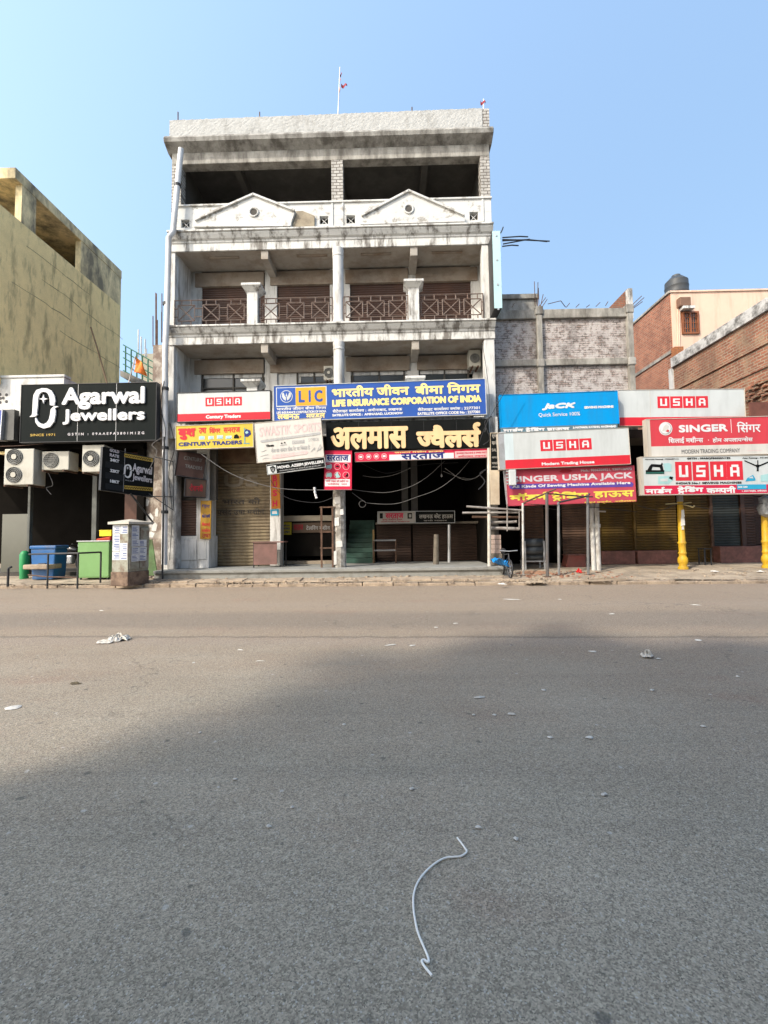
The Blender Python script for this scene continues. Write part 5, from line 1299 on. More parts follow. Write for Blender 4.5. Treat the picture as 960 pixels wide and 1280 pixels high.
# railing along the kerb
ra = MB()
gx = [PX(60, 700, 13.75), PX(97.5, 700, 13.6), PX(126, 700, 14.4)]
rl = thing('kerb_railing', (gx[1], 13.7, .08), 'low dark iron pipe railing along the kerb before the blue bin', 'railing')
pz = PZ(97, 691.5, 13.6)
A_, B_, C_ = Vector((gx[0], 13.75, 0)), Vector((gx[1], 13.6, 0)), Vector((gx[2], 14.4, 0))
L_ = Vector((PX(36, 700, 14.1), 14.1, 0))
for p in (A_, B_, C_): MB().tube([p + up3 * .02, p + up3 * pz], .028, 7).build('post', m_black, rl)
tb = MB().tube([L_ + up3 * (pz - .03), A_ + up3 * (pz - .01), B_ + up3 * pz, C_ + up3 * pz], .028, 7); tb.build('top_rail', m_black, rl)
MB().tube([L_ + up3 * .42, A_ + up3 * .38, B_ + up3 * .36], .02, 6).build('middle_rail', m_rust, rl)
hp = Vector((PX(10, 720, 13.7), 13.7, 0)); tag(MB().tube([hp + up3 * .1, hp + up3 * .65, hp + Vector((.02, .1, .7))], .035, 7).build('iron_stub', m_black), 'short black iron stub post at the far left kerb', 'post')
# pole and bracket frame by the drain pipe
pq = Vector((PX(203.3, 700, 14.75), 14.75, 0))
pl_ = thing('iron_pole', pq + up3 * .25, 'thin black iron pole with side frame beside the grey drain pipe', 'pole')
MB().tube([pq + up3 * .1, pq + up3 * PZ(203.3, 546, 14.75)], .03, 7).build('shaft', m_black, pl_)
fm = MB()
fm.tube([P(193, 571, 14.9), P(216.5, 577, 14.9)], .018, 5); fm.tube([P(216.5, 577, 14.9), P(216.5, 638, 14.9)], .018, 5); fm.tube([P(176, 620, 14.9), P(216.5, 621, 14.9)], .016, 5); fm.tube([P(186, 617, 14.9), P(217, 638, 14.9)], .016, 5); fm.tube([P(163, 617, 14.2), P(192, 654, 15.1)], .03, 6)
each(fm, 'frame_bar', m_black, pl_)

# ================================================================ things in the arcade of the white building
C11 = (205, 560, 6.857)
def W11(x, y, Y): return P(205 + x / 6.857, 560 + y / 6.857, Y)
YL = 15.8; YT_ = 16.5
a, b = W11(125, 755, YL), W11(432, 980, YL)
bk2 = thing('kiosk', ((a.x + b.x) / 2, YL, ZP), 'white panelled kiosk front with brown shutter window, left end of the veranda', 'kiosk')
MB().box(MX0 + .2, b.x - .2, YL + .002, YT_ + .1, ZP + .004, a.z).build('panelled_base', m_white, bk2, bevel=.01)
pn = MB(); p1, p2 = W11(135, 785, YL), W11(280, 960, YL); pn.box(p1.x, p2.x, YL - .025, YL - .002, p2.z, p1.z); p1, p2 = W11(290, 800, YL), W11(365, 955, YL); pn.box(p1.x, p2.x, YL - .02, YL - .002, p2.z, p1.z); each(pn, 'panel', m_white, bk2, bevel=.01)
p1, p2 = W11(130, 450, YL), W11(275, 750, YL); MB().shutter(p1.x, p2.x, p2.z, p1.z, YL + .02).build('rolling_shutter', m_shut_b, bk2)
p1, p2 = W11(278, 440, YL), W11(432, 752, YL); MB().box(p1.x, p2.x - .22, YL + .0, YT_, p2.z, 4.9).build('pier', m_white, bk2, bevel=.01)
MB().box(MX0 + .2, p2.x, YL + .1, YL + .3, W11(200, 445, YL).z, 4.9).build('upper_wall', m_dark, bk2)
S = Sign('light_box', 'dim boxed sign hanging over the brown kiosk shutter', 'shop sign', C11, (185, 262), (362, 275), (190, 412), (15.3, 15.62), paint('dim_brown_flex', (.07, .045, .035)), .25, frame=m_black, fw=.02)
S.text('·टेशनरी', 275, 340, 120, 60, s_dkred, .02)
S = Sign('kiosk_board', 'dark slanted board with faint lettering, above the dim boxed sign', 'shop sign', C11, (125, 22), (362, 60), (130, 235), (15.25, 15.6), paint('dull_maroon_flex', (.055, .035, .032)), .12, frame=m_black, fw=.02)
S.text('CENTURY', 250, 95, 160, 32, s_ink, .02); S.text('TRADERS', 255, 165, 150, 30, s_ink, .02)
S = Sign('notice_board', 'tall narrow orange notice with Hindi lines, on the pier beside the tan shutter', 'notice', C11, (315, 452), (405, 452), (315, 780), 15.72, paint('orange_yellow_flex', (.36, .20, .025)), .05)
for t, y, m in (('िप_ंट', 500, s_navy), ('फोटो कापी', 580, s_navy), ('िसलाई', 655, s_red), ('मशीन', 705, s_red), ('उषा', 752, s_dkred)): S.text(t, 360, y, 70, 34, m, .02)
YT = 16.7
p1, p2 = W11(432, 150, YT), W11(912, 980, YT)
sh = thing('tan_shutter', ((p1.x + p2.x) / 2, YT, ZP), 'dusty tan rolling shutter with faded black Hindi lettering, left bay of the veranda', 'shutter')
MB().shutter(p1.x, p2.x, ZP + .01, 4.3, YT, .12, .03).build('curtain', m_shut_t, sh)
gd = MB(); gd.box(p1.x - .1, p1.x, YT - .1, YT + .05, ZP + .005, 4.3); gd.box(p2.x, p2.x + .03, YT - .07, YT + .05, ZP + .005, 4.3); each(gd, 'guide_rail', m_dark, sh, bevel=.01)
MB().box(p1.x - .1, p2.x + .02, YT - .12, YT + .1, 4.3, 4.95).build('hood', M('old_painted_hood', (.12, .07, .04), .7, .3, 3, (.25, .2, .12), .5, .55), sh)
faded = M('faded_shutter_ink', (.06, .05, .04), .7, .1)
def flat_text(t, c, w, h, mat, par, y, bold=.03):
    letter_mesh(MB(), t, Vector((c.x, y, c.z)), Vector((1, 0, 0)), Vector((0, 0, 1)), Vector((0, -1, 0)), 0, 0, w, h, bold, lift=.002).build('lettering', mat, par)
flat_text('भारत की', W11(665, 455, YT), 330 / 6.857 * YT / F, 60 / 6.857 * YT / F, faded, sh, YT - .033)
flat_text('पसंद उषा मशीन', W11(660, 545, YT), 410 / 6.857 * YT / F, 60 / 6.857 * YT / F, faded, sh, YT - .033, .02)
flat_text('US', W11(665, 280, YT), 300 / 6.857 * YT / F, 110 / 6.857 * YT / F, M('faded_shutter_white', (.2, .17, .13), .7), sh, YT - .033, .04)
# pier with vertical orange board
p1, p2 = W11(908, 540, 16.62), W11(1000, 980, 16.62)
tag(MB().box(p1.x, p2.x, 16.62, 17.1, ZP + .002, 4.98).build('veranda_pier', m_white, bevel=.02), 'white square pier behind the vertical orange board in the veranda', 'pier')
S = Sign('vertical_board', 'tall orange board with red letters one under another, on the white veranda pier', 'shop sign', (200, 580, 4.364), (602, 40), (652, 38), (602, 245), 16.6, paint('orange_flex', (.42, .16, .02)), .04)
for ch, y in (('B', 78), ('U', 112), ('S', 158), ('H', 215)): S.text(ch, 627, y, 26, 34, s_crim, .06)
S.slabs([(625, 264, 44, 34)], s_cyan, 'machine_picture', .004); S.slabs([(625, 264, 26, 16)], s_lw, 'machine_picture', .008)
# table
ty = 15.75; x0, x1 = PX(317, 690, ty), PX(346, 690, ty); zt_ = PZ(330, 677, ty)
tb_ = thing('metal_table', ((x0 + x1) / 2, ty + .3, ZP), 'small maroon metal fronted table by the tan shutter on the veranda', 'table')
m_mar = M('dusty_maroon_sheet', (.19, .10, .085), .6, .15, 5, (.09, .06, .05), .5, .53)
MB().box(x0 - .04, x1 + .25, ty - .04, ty + .64, zt_ - .04, zt_).build('table_top', m_mar, tb_, bevel=.006)
MB().box(x0, x1, ty, ty + .03, ZP + .1, zt_ - .042).build('front_panel', m_mar, tb_)
for xx in (x0, x1 + .18):
    for yy in (ty + .0, ty + .58): MB().box(xx - .02, xx + .02, yy + .004, yy + .044, ZP + .002, zt_ - .045).build('leg', m_black, tb_)
# counter behind: beige shelf, small yellow notice, dim board
yk = 17.6; p1, p2 = P(350, 645, yk), P(416, 651, yk)
kc = thing('shop_counter', ((p1.x + p2.x) / 2, yk + .3, ZP), 'dark shop counter with beige ledge, between the white pier and posted pillar', 'counter')
MB().box(p1.x, p2.x + .1, yk - .1, yk + .5, p2.z, p1.z).build('ledge', M('beige_ledge', (.32, .28, .22), .8), kc, bevel=.01)
MB().box(p1.x, p2.x + .1, yk, yk + .45, ZP + .3, p2.z - .006).build('front', m_deep_shade, kc)
MB().box(p1.x, p2.x + .1, yk - .2, yk + .3, ZP + .004, ZP + .12).build('step', m_pave, kc)
S = Sign('small_notice', 'small yellow notice under the beige counter ledge', 'notice', (200, 580, 4.364), (666, 318), (717, 318), (666, 386), 17.5, paint('yellow_notice', (.50, .42, .04)), .03)
for t, y in (('सेल', 335), ('मर<म>मत', 353), ('उषा', 372)): S.text(t, 691, y, 36, 12, s_navy, .03)
S = Sign('counter_board', 'dim brown board with pale lettering along the dark shop counter', 'shop sign', (200, 580, 4.364), (722, 322), (935, 318), (722, 376), 17.52, paint('dim_counter_flex', (.10, .07, .05)), .03)
S.text('सरताज', 755, 346, 52, 30, s_dkred, .03); S.text('टेल¢रंग मशीन'.replace('¢', 'ि'), 862, 346, 130, 26, s_grey, .02)
# ladder rack beside the posted pillar
xl0, xl1 = PX(402, 680, 15.35), PX(416, 680, 15.35)
rk = thing('metal_rack', ((xl0 + xl1) / 2, 15.35, ZP), 'narrow rusty metal rack with rungs, left of the posted round pillar', 'rack')
for xx in (xl0, xl1): MB().box(xx - .03, xx + .03, 15.32, 15.38, ZP + .004, PZ(408, 633, 15.35)).build('upright', m_rust, rk)
for v in (634, 665, 685): z = PZ(408, v, 15.35); MB().box(xl0 - .06, xl1 + .08, 15.33, 15.37, z - .02, z + .02).build('rung', m_rust, rk)
# posters on the round pillar
pp3 = MB()
for u, v, w, h in ((421, 652, .16, .3), (424, 680, .22, .22), (427, 640, .12, .2), (419, 697, .1, .5), (422, 625, .2, .25)):
    c = P(u, v, 15.3); pp3.prism([(c.x - w / 2, c.z - h / 2), (c.x + w / 2, c.z - h * .46), (c.x + w * .45, c.z + h / 2), (c.x - w * .5, c.z + h * .42)], 15.315, 15.322)
each(pp3, 'torn_poster', m_paper, mn)
# stairs
m_st = M('green_painted_stair', (.035, .085, .065), .6, .2, 4, (.02, .03, .025), .5, .5)
sx0, sx1 = PX(431, 690, 17.6), PX(466, 690, 17.6)
stt = thing('staircase', ((sx0 + sx1) / 2, 19, ZP), 'dark green painted stairs going up inside the arcade, right of the posted pillar', 'stairs')
for k in range(9): MB().box(sx0, sx1, 17.6 + k * .27, 20.3, ZP + .004 + k * .195, ZP + .195 + k * .195).build('stair_step', m_st, stt, bevel=.01)
MB().box(sx1, sx1 + .08, 17.5, 17.62, ZP + .004, ZP + 1.3).build('newel_post', M('ochre_newel', (.20, .13, .05), .7), stt, bevel=.01)
# arcade clutter: inner frame, timber posts, low shutters under the inner boards
fx = thing('pipe_frame', (PX(482, 690, 17.4), 17.4, ZP), 'grey pipe frame standing in the arcade beside the green stairs', 'frame')
for u in (467, 495): MB().bar((PX(u, 690, 17.4), 17.4, ZP + .004), (PX(u, 690, 17.4), 17.4, PZ(u, 675, 17.4)), .04).build('leg', m_rust, fx)
for v in (675.5, 688): z = PZ(480, v, 17.4); MB().bar((PX(467, 690, 17.4), 17.4, z), (PX(495, 690, 17.4), 17.4, z), .04).build('rail', m_steel, fx)
m_timber = M('grey_timber', (.14, .12, .095), .9, .2, 6, bump=.2)
tag(MB().tube([P(545, 707, 16.4) , P(545.5, 668, 16.4)], [.11, .09], 8).build('timber_stub', m_timber), 'short grey timber stub standing on the veranda under the dark inner board', 'post')
tag(MB().tube([P(561.5, 703, 17.5), P(561.5, 656, 17.5)], .06, 8).build('steel_post', m_steel), 'thin grey steel post under the right end of the dark inner board', 'post')
for u, lab in ((506, 'left of the two square grey posts above the small grey inner board'), (518, 'right of the two square grey posts above the inner boards')):
    x = PX(u, 610, 18.2); tag(MB().box(x - .13, x + .13, 18.2, 18.45, PZ(u, 640, 18.2), 4.98).build('square_post', M('dim_grey_post', (.075, .07, .065), .8), bevel=.01), lab, 'post')
x0, x1 = PX(470, 690, 18.3), PX(606, 690, 18.3)
cs = thing('closed_stalls', ((x0 + x1) / 2, 18.3, ZP), 'row of dark brown stall shutters deep in the arcade below the inner boards', 'stall')
for k in range(3): a_ = x0 + (x1 - x0) * k / 3; MB().shutter(a_ + .04, a_ + (x1 - x0) / 3 - .04, ZP + .02, 1.95, 18.3, .1, .02).build('shutter', M('near_black_brown_shutter', (.035, .02, .014), .6), cs)
MB().box(x0, x1, 17.9, 18.5, 1.96, 2.04).build('stall_shelf', m_timber, cs)
MB().box(x0, x1, 18.36, 18.5, ZP + .002, 1.95).build('stall_wall', m_deep_shade, cs)
# hanging bulb and wires
c = P(552, 595, 17); hb_ = thing('light_bulb', (c.x, 17, c.z), 'small bare bulb hanging on a wire in the dark arcade', 'light bulb')
MB().lathe((c.x, 17, c.z - .04), [(.01, 0), (.035, .025), (.035, .05), (.018, .09), (.018, .12)], 10).build('glass', s_lw, hb_, smooth=True)
MB().tube([(c.x, 17, c.z + .08), (c.x + .02, 17, 4.98)], .008, 4).build('flex', m_wire, hb_)
def wire(pts, Y, label, r=.0085, mat=None, name='hanging_wire'):
    if not isinstance(Y, (list, tuple)): Y = [Y] * len(pts)
    q = [P(u, v, y) for (u, v), y in zip(pts, Y)]
    # smooth by Catmull-Rom
    out = []
    for i in range(len(q) - 1):
        p0, p1_, p2_, p3 = q[max(0, i - 1)], q[i], q[i + 1], q[min(len(q) - 1, i + 2)]
        for k in range(6):
            t = k / 6; out.append(.5 * ((2 * p1_) + (p2_ - p0) * t + (2 * p0 - 5 * p1_ + 4 * p2_ - p3) * t * t + (3 * p1_ - p0 - 3 * p2_ + p3) * t ** 3))
    out.append(q[-1])
    return tag(MB().tube(out, r, 5).build(name, mat or m_wire, smooth=True), label, 'cable')
c8 = lambda x, y: (440 + x / 5.189, 560 + y / 5.189)
wire([c8(70, 180), c8(160, 190), c8(270, 175), c8(380, 130)], 15.7, 'highest grey cable sagging across the arcade opening, under the red strip board')
wire([c8(0, 268), c8(120, 285), c8(240, 287), c8(380, 250), c8(490, 185), c8(600, 85)], 15.6, 'grey cable drooping through the middle of the arcade opening')
wire([c8(0, 290), c8(70, 340), c8(110, 358), c8(280, 362), c8(420, 318), c8(560, 265), c8(680, 175), c8(765, 78)], 15.55, 'lowest long grey cable drooping above the inner boards')
lpq = [P(453 + 4.2 * math.cos(t * .5), 630 + 4.2 * math.sin(t * .5), 15.5) for t in range(13)]; tag(MB().tube(lpq, .012, 5).build('wire_loop', m_wire), 'small coil of grey wire hanging at the end of the lowest cable', 'cable')
wire([(252, 568), (283, 589), (314, 602), (353, 611), (404, 612.5), (440, 612)], 14.6, 'pale cable sagging from the yellow board to the posted pillar', .011)
wire([(393, 609), (394, 617), (396, 623)], 14.58, 'white rag knotted on the pale cable beside the posted pillar', [.02 + .025 * abs(math.sin(k)) for k in range(13)], s_lw, 'rag')
wire([(556, 585), (575, 598), (590, 599), (604, 590)], 15.6, 'short dark cable at the right end of the arcade opening')
wire([(640, 474), (625, 500), (608, 530), (598, 556)], 14.7, 'black cable slanting beside the right edge of the blue insurance board', .01, m_black)
wire([(603, 430), (609, 470), (612, 510), (606, 540)], 14.95, 'thin black cable running down the right corner pillar', .01, m_black)
wire([(615, 520), (606, 528), (612, 548), (604, 556)], 14.9, 'tangle of black cable beside the tan lettered board', .014, m_black)
wire([c8(60, 100), c8(180, 155), c8(260, 160), c8(380, 125), c8(500, 105), c8(690, 95)], 16.2, 'faint upper cable under the red strip board in the arcade', .009, m_black)
wire([c8(590, 150), c8(700, 190), c8(800, 195), c8(860, 140)], 15.9, 'dark cable loop near the right corner of the arcade')
wire([(338, 600), (352, 618), (372, 626), (398, 628), (416, 622)], 15.3, 'dark cable drooping from the vertical orange board to the posted pillar', .009, m_black)
wire([(205, 476), (201, 508), (207, 540), (203, 580), (208, 640)], 15.0, 'black cable clipped down the grey drain pipe', .012, m_black)
wire([(213, 530), (218, 560), (211, 590), (215, 640), (212, 700)], 15.28, 'dark cable hanging along the left pillar of the white building', .011, m_black)
wire([(640, 640), (668, 634), (700, 637), (742, 634), (796, 640)], 15.5, 'dark cable strung under the pink board', .011, m_black)
wire([(797, 632), (826, 638), (850, 630), (900, 637), (960, 628)], 15.4, 'dark cable strung under the lowest white board at right', .011, m_black)
wire([(612, 585), (600, 592), (606, 602), (598, 612)], 15.0, 'black cable tangle above the pipe bundle', .018, m_black)
wire([(0, 558), (40, 556), (100, 548), (190, 545)], 15.0, 'thin cable strung under the large black jewellers board', .012, m_rust)
wire([(185, 590), (196, 565), (190, 556), (204, 546)], 14.7, 'loose pale cable hooked over the projecting rate board', .01, m_wire)
wire([(60, 590), (66, 606), (58, 610), (64, 618)], 15.3, 'looped dark cable hanging under the small air conditioner', .01, m_wire)
# mess of rods and pipes at the right corner of the veranda
m_dull = M('dull_grey_pipe', (.30, .28, .26), .5, .25, 6, (.12, .08, .06), .6, .5, metal=.2)
for k, (a, b, r, m, lab) in enumerate((((583, 633), (652, 638), .035, m_dull, 'topmost pale pipe in the bundle at the right corner of the veranda'), ((578, 641), (648, 640.5), .035, m_dull, 'second grey pipe in the bundle at the right corner of the veranda'),
        ((590, 646), (650, 646.5), .04, m_rust, 'rusty pipe in the bundle at the right corner of the veranda'), ((612, 653), (646, 652), .05, m_dull, 'short thick grey pipe near the bottom of the corner bundle'), ((614, 660), (649, 661), .055, m_dull, 'lowest pale pipe of the corner bundle'))):
    tag(MB().tube([P(*a, 15.0 + .06 * k), P(*b, 14.8 + .06 * k)], r, 8).build('metal_pipe', m, smooth=True), lab, 'pipe', 'pipes bundled at the veranda corner')
fx2 = thing('rod_frame', P(630, 662, 14.8), 'pale bent metal frame holding the bundle of pipes at the veranda corner', 'frame')
for pts in (((618, 636), (649, 637.5), (649, 662)), ((634, 630), (634, 664))): MB().tube([P(u, v, 14.72) for u, v in pts], .022, 6).build('frame_bar', m_dull, fx2)
tag(MB().tube([P(611.5, 709, 15.0), P(611, 560, 15.0)], .055, 8).build('corner_pipe', M('white_pole_paint', (.55, .52, .46), .7, .1, 4, (.3, .25, .18), .5, .52), smooth=True), 'white painted pole at the right front corner of the veranda', 'pole')
C12 = (590, 540, 7.11)
S = Sign('poster_board', 'narrow upright hoarding with black poster above plain beige, at the right corner of the arcade', 'hoarding', C12, (163, 5), (240, 5), (172, 645), 14.9, M('beige_poster', (.50, .42, .31), .85, .08, 4, (.3, .22, .15), .5, .52), .06)
S.slabs([(203, 175, 74, 325)], s_black, 'black_poster', .003)
for t, y, h in (('सूचना', 40, 34), ('महा सेल', 95, 44), ('SALE', 160, 26), ('आज ही', 225, 26), ('पधारें', 275, 26), ('अमीनाबाद', 310, 18)): S.text(t, 204, y, 58, h, s_dim, .02, lift=.008)
S = Sign('steel_sheet', 'grey dented steel sheet edge between the beige hoarding and the pink board', 'sheet', C12, (243, 0), (300, -5), (258, 650), 14.88, m_steel, .05)
sm = MB()
for k in (.18, .42, .55, .76): sm.obox(S.o + S.ey * (k * S.h) + S.n * .001, S.ex * S.w, S.ey * .015, S.n * .006)
each(sm, 'sheet_fold', m_dull, S.root)
# carton stack
for k in range(4):
    c = P(620.5, 671 + k * 6, 15.3); tag(MB().box(c.x - .16, c.x + .15, 15.3, 15.6, c.z - .075, c.z + .07).jitter(.008).build('carton', M('pinkish_carton', (.42, .32, .27), .9, .15, 8)), ('flat pinkish carton, topmost of the stack by the white pole', 'flat pinkish carton, second from top by the white pole', 'flat pinkish carton, third from top by the white pole', 'flat pinkish carton, lowest of the stack by the white pole')[k], 'carton', 'cartons by the corner pole')
c = P(620.5, 692.5, 15.3); tag(MB().box(c.x - .2, c.x + .2, 15.28, 15.62, ZP + .005, c.z + .01).build('crate', m_timber, bevel=.02), 'dark wooden crate under the carton stack by the white pole', 'crate')
# bicycle with a blue cover
bx, by_ = PX(622, 705, 14.2), 14.2; bz = pave_z(bx, by_) + .01
bi = thing('bicycle', (bx, by_, bz), 'bicycle covered with crumpled blue plastic, parked end on at the veranda corner', 'bicycle')
for yy in (by_ - .25, by_ + .75):
    cxy = Vector((bx + .32, yy, bz + .29)); w3 = MB(); pts = [cxy + Vector((0, .27 * math.cos(t * math.pi / 10), .27 * math.sin(t * math.pi / 10))) for t in range(21)]
    wh = w3.tube(pts, .025, 6).build('wheel', m_black, bi); sp = MB()
    for k in range(8): sp.tube([cxy, cxy + Vector((0, .26 * math.cos(k * .785), .26 * math.sin(k * .785)))], .005, 3)
    sp.build('spokes', m_steel, wh)
fb = MB()
for a, b in (((0, -.25, .29), (0, -.12, .75)), ((0, .75, .29), (0, .5, .32)), ((0, .5, .32), (0, .45, .78)), ((0, -.12, .75), (0, .45, .7)), ((0, -.12, .68), (0, .5, .32)), ((0, .75, .29), (0, .46, .68))):
    fb.tube([Vector((bx + .32, by_, bz)) + Vector(a), Vector((bx + .32, by_, bz)) + Vector(b)], .018, 6)
fb.build('frame', m_black, bi)
MB().tube([(bx + .05, by_ - .12, bz + .85), (bx + .32, by_ - .14, bz + .83), (bx + .6, by_ - .12, bz + .85)], .015, 6).build('handlebar', m_steel, bi)
MB().tube([(bx + .32, by_ + .3, bz + .82), (bx + .32, by_ + .5, bz + .83), (bx + .32, by_ + .6, bz + .82)], [.03, .08, .09], 8).build('saddle', m_black, bi)
def cov(a, b):
    return (bx - .15 + a * .55, by_ - .1 + b * .5, bz + .5 + .12 * math.sin(a * 5 + b * 2) + random.uniform(-.03, .03) - .15 * (a - .5) ** 2)
MB().grid(cov, 10, 8).build('cover', M('blue_plastic_sheet', (.01, .20, .55), .3, .1, 5), bi, solid=.004)

# ================================================================ right pavement: posts, rolls, pillars
zr = lambda x, y: pave_z(x, y)
m_gpost = M('silver_grey_post', (.24, .24, .24), .5, .2, 4, (.1, .08, .06), .5, .5)
m_pwh = M('white_post_paint', (.52, .51, .48), .6, .1, 4, (.2, .16, .12), .6, .55, .5, 4)
def post(u, v0, v1, r, Y, mat, label, cat='post'):
    x = PX(u, 700, Y); z1 = PZ(u, v1, Y)
    t = thing('canopy_post', (x, Y, zr(x, Y)), label, cat)
    MB().tube([(x, Y, zr(x, Y) - .02), (PX(u, v1, Y), Y, z1)], r, 8).build('shaft', mat, t, smooth=True)
    MB().box(x - .09, x + .09, Y - .09, Y + .09, zr(x, Y) - .03, zr(x, Y) + .02).build('base_plate', m_rust, t)
    return t, Vector((PX(u, v1, Y), Y, z1))
t1, e1 = post(653.5, 708, 629, .036, 14.6, m_pwh, 'pale canopy post left of the rolled dark sheets')
t2, e2 = post(683.5, 712, 617, .05, 14.3, M('dark_grey_post', (.10, .10, .10), .5, .15, 4, (.1, .06, .04), .5), 'dark canopy post in front of the rolled dark sheets')
t3, e3 = post(698, 710, 628, .042, 14.6, m_gpost, 'silver grey canopy post right of the rolled dark sheets')
t4, e4 = post(734.5, 709, 620, .044, 14.6, M('grey_post', (.14, .14, .14), .5, .15, 4), 'grey canopy post under the middle of the pink board')
MB().tube([e1, P(695, 611, 14.2)], .03, 6).build('slanting_arm', m_rust, t1)
MB().tube([e2, P(735, 621, 14.4), P(741, 621, 14.4)], .022, 6).build('cross_arm', m_black, t2)
MB().tube([e3, e4, P(737, 617, 14.6)], .035, 6).build('slanting_arm', m_black, t3)
MB().tube([e1 + Vector((0, 0, -.02)), e3 + Vector((0, 0, -.1))], .015, 5).build('tie_bar', m_rust, t1)
for u, lab, r in ((741.5, 'left of the two white pipes rising at the brown and ochre shutters', .075), (747.5, 'right of the two white pipes, thicker and jointed', .085)):
    x = PX(u, 690, 15.6); t = thing('white_pipe', (x, 15.6, zr(x, 15.6)), lab, 'pipe')
    MB().tube([(x, 15.6, zr(x, 15.6) - .02), (x, 15.6, 2.0), (PX(u - .5, 630, 15.6), 15.6, 4.6)], r, 10).build('shaft', m_pwh, t, smooth=True)
    MB().lathe((x, 15.6, 1.75), [(r + .03, -.06), (r + .03, .06)], 12).build('joint', m_pwh, t)
MB().tube([P(748, 639, 15.5), P(757, 639.5, 15.45)], .03, 6).build('spout', m_pwh, t)
# rolled sheets on a stand
ry = 16.3; x0, x1 = PX(652, 690, ry), PX(679, 690, ry); zb_ = zr(x0, ry)
m_roll = M('dark_tarpaulin_roll', (.035, .04, .045), .35, .2, 5, bump=.1, spec=.5)
for k, (z, r, yo, lab) in enumerate(((.93, .17, .0, 'topmost dark roll on the stand between the canopy posts'), (.66, .15, -.05, 'middle dark roll on the stand between the canopy posts'), (.44, .13, .05, 'lowest dark roll on the stand between the canopy posts'))):
    tag(MB().tube([(x0, ry + yo, zb_ + z), ((x0 + x1) / 2, ry + yo, zb_ + z - .02), (x1, ry + yo, zb_ + z)], r, 16).build('tarpaulin_roll', m_roll, smooth=True), lab, 'roll', 'rolled sheets on the stand')
sd = thing('roll_stand', ((x0 + x1) / 2, ry, zb_), 'low metal stand carrying three dark rolls between the canopy posts', 'stand')
for xx in (x0 + .05, x1 - .05):
    for yy in (ry - .25, ry + .25): MB().box(xx - .025, xx + .025, yy - .025, yy + .025, zb_ - .02, zb_ + 1.0).build('leg', m_steel, sd)
for yy in (ry - .25, ry + .25): MB().box(x0, x1, yy - .02, yy + .02, zb_ + .26, zb_ + .3).build('rail', m_steel, sd)
rx = thing('red_chest', (PX(718, 700, 16.6), 16.8, zr(7, 16.6)), 'dusty dark red chest before the brown shutter, right of the rolls', 'chest')
a, b = PX(706, 700, 16.6), PX(731, 700, 16.6); z = zr(a, 16.6)
q = MB().box(a, b, 16.5, 17.0, z, z + .42); q.v[4].x += .1; q.v[7].x += .1; q.build('body', M('dusty_red_metal', (.20, .05, .04), .5, .2, 5, (.1, .08, .07), .5), rx, bevel=.02)
MB().box(a + .05, b + .03, 16.47, 17.02, z + .42, z + .46).build('lid', m_redpl, rx, bevel=.01)
# ornate yellow pillars
m_ypil = M('yellow_pillar_paint', (.55, .33, .02), .5, .08, 4, (.3, .16, .05), .6, .58, .6, 4, .1)
def pillar(u, vb, vt, Y, label):
    x = PX(u, 690, Y); z0 = zr(x, Y); h = PZ(u, vt, Y) - z0
    t = thing('yellow_pillar', (x, Y, z0), label, 'pillar')
    pr = [(.16, 0), (.16, .07), (.13, .09), (.12, .16), (.15, .22), (.16, .3), (.15, .38), (.115, .44), (.11, .5), (.13, .53), (.13, .57), (.11, .6), (.112, .85), (.13, .88), (.13, .92), (.105, .96), (.096, h * .8), (.09, h)]
    MB().lathe((x, Y, z0), pr, 18).build('shaft', m_ypil, t, smooth=True)
    MB().box(x - .2, x + .2, Y - .2, Y + .2, z0 - .05, z0 - .002).build('plinth', m_kerb, t)
    return t, x, z0
t, x, z0 = pillar(853, 709, 627, 15.6, 'ornate yellow cast pillar with torn paper, in front of the ochre shutters')
MB().lathe((x, 15.6, PZ(853, 627, 15.6)), [(.10, 0), (.09, .5)], 10).build('grey_top', m_dull, t)
br = MB(); br.tube([P(853, 630, 15.55), P(859, 631.5, 15.45), P(866, 634, 15.4), P(868, 632, 15.4)], .03, 6); br.tube([P(832, 630, 15.6), P(852, 629, 15.6)], .02, 5); br.tube([P(855, 629, 15.6), P(864, 628, 15.6)], .02, 5); each(br, 'bracket_arm', M('yellowish_pipe', (.5, .42, .22), .5), t)
pp4 = MB()
for v, w, h in ((642, .11, .28), (652, .14, .3), (660, .08, .12)): c = P(853.5, v, 15.48); pp4.prism([(c.x - w / 2, c.z - h / 2), (c.x + w / 2, c.z - h * .4), (c.x + w * .4, c.z + h / 2), (c.x - w * .4, c.z + h * .45)], 15.475, 15.482)
each(pp4, 'torn_paper', m_paper, t)
t, x, z0 = pillar(958, 709, 640, 15.6, 'yellow cast pillar at the right frame edge, topped by a clear plastic bag')
bgm = MB().lathe((x - .02, 15.5, PZ(957, 646, 15.5)), [(.03, 0), (.2, .08), (.24, .3), (.18, .5), (.2, .62), (.05, .74)], 14).jitter(.03)
tag(bgm.build('plastic_bag', M('clear_plastic_bag', (.30, .31, .32), .25, .3, 12, bump=.3, spec=.6), smooth=True), 'crumpled clear plastic bag tied to the yellow pillar at the right edge', 'bag')
fs = thing('iron_stool', (PX(882, 700, 16.6), 16.6, zr(13, 16.6)), 'small black iron stool frame before the dark shutter at right', 'stool')
a, b = PX(878.5, 700, 16.6), PX(886.5, 700, 16.6); z = zr(a, 16.6)
for xx in (a, b):
    for yy in (16.5, 16.8): MB().box(xx - .015, xx + .015, yy - .015, yy + .015, z - .02, z + .58).build('leg', m_black, fs)
MB().box(a - .03, b + .03, 16.47, 16.83, z + .58, z + .61).build('seat', m_black, fs)

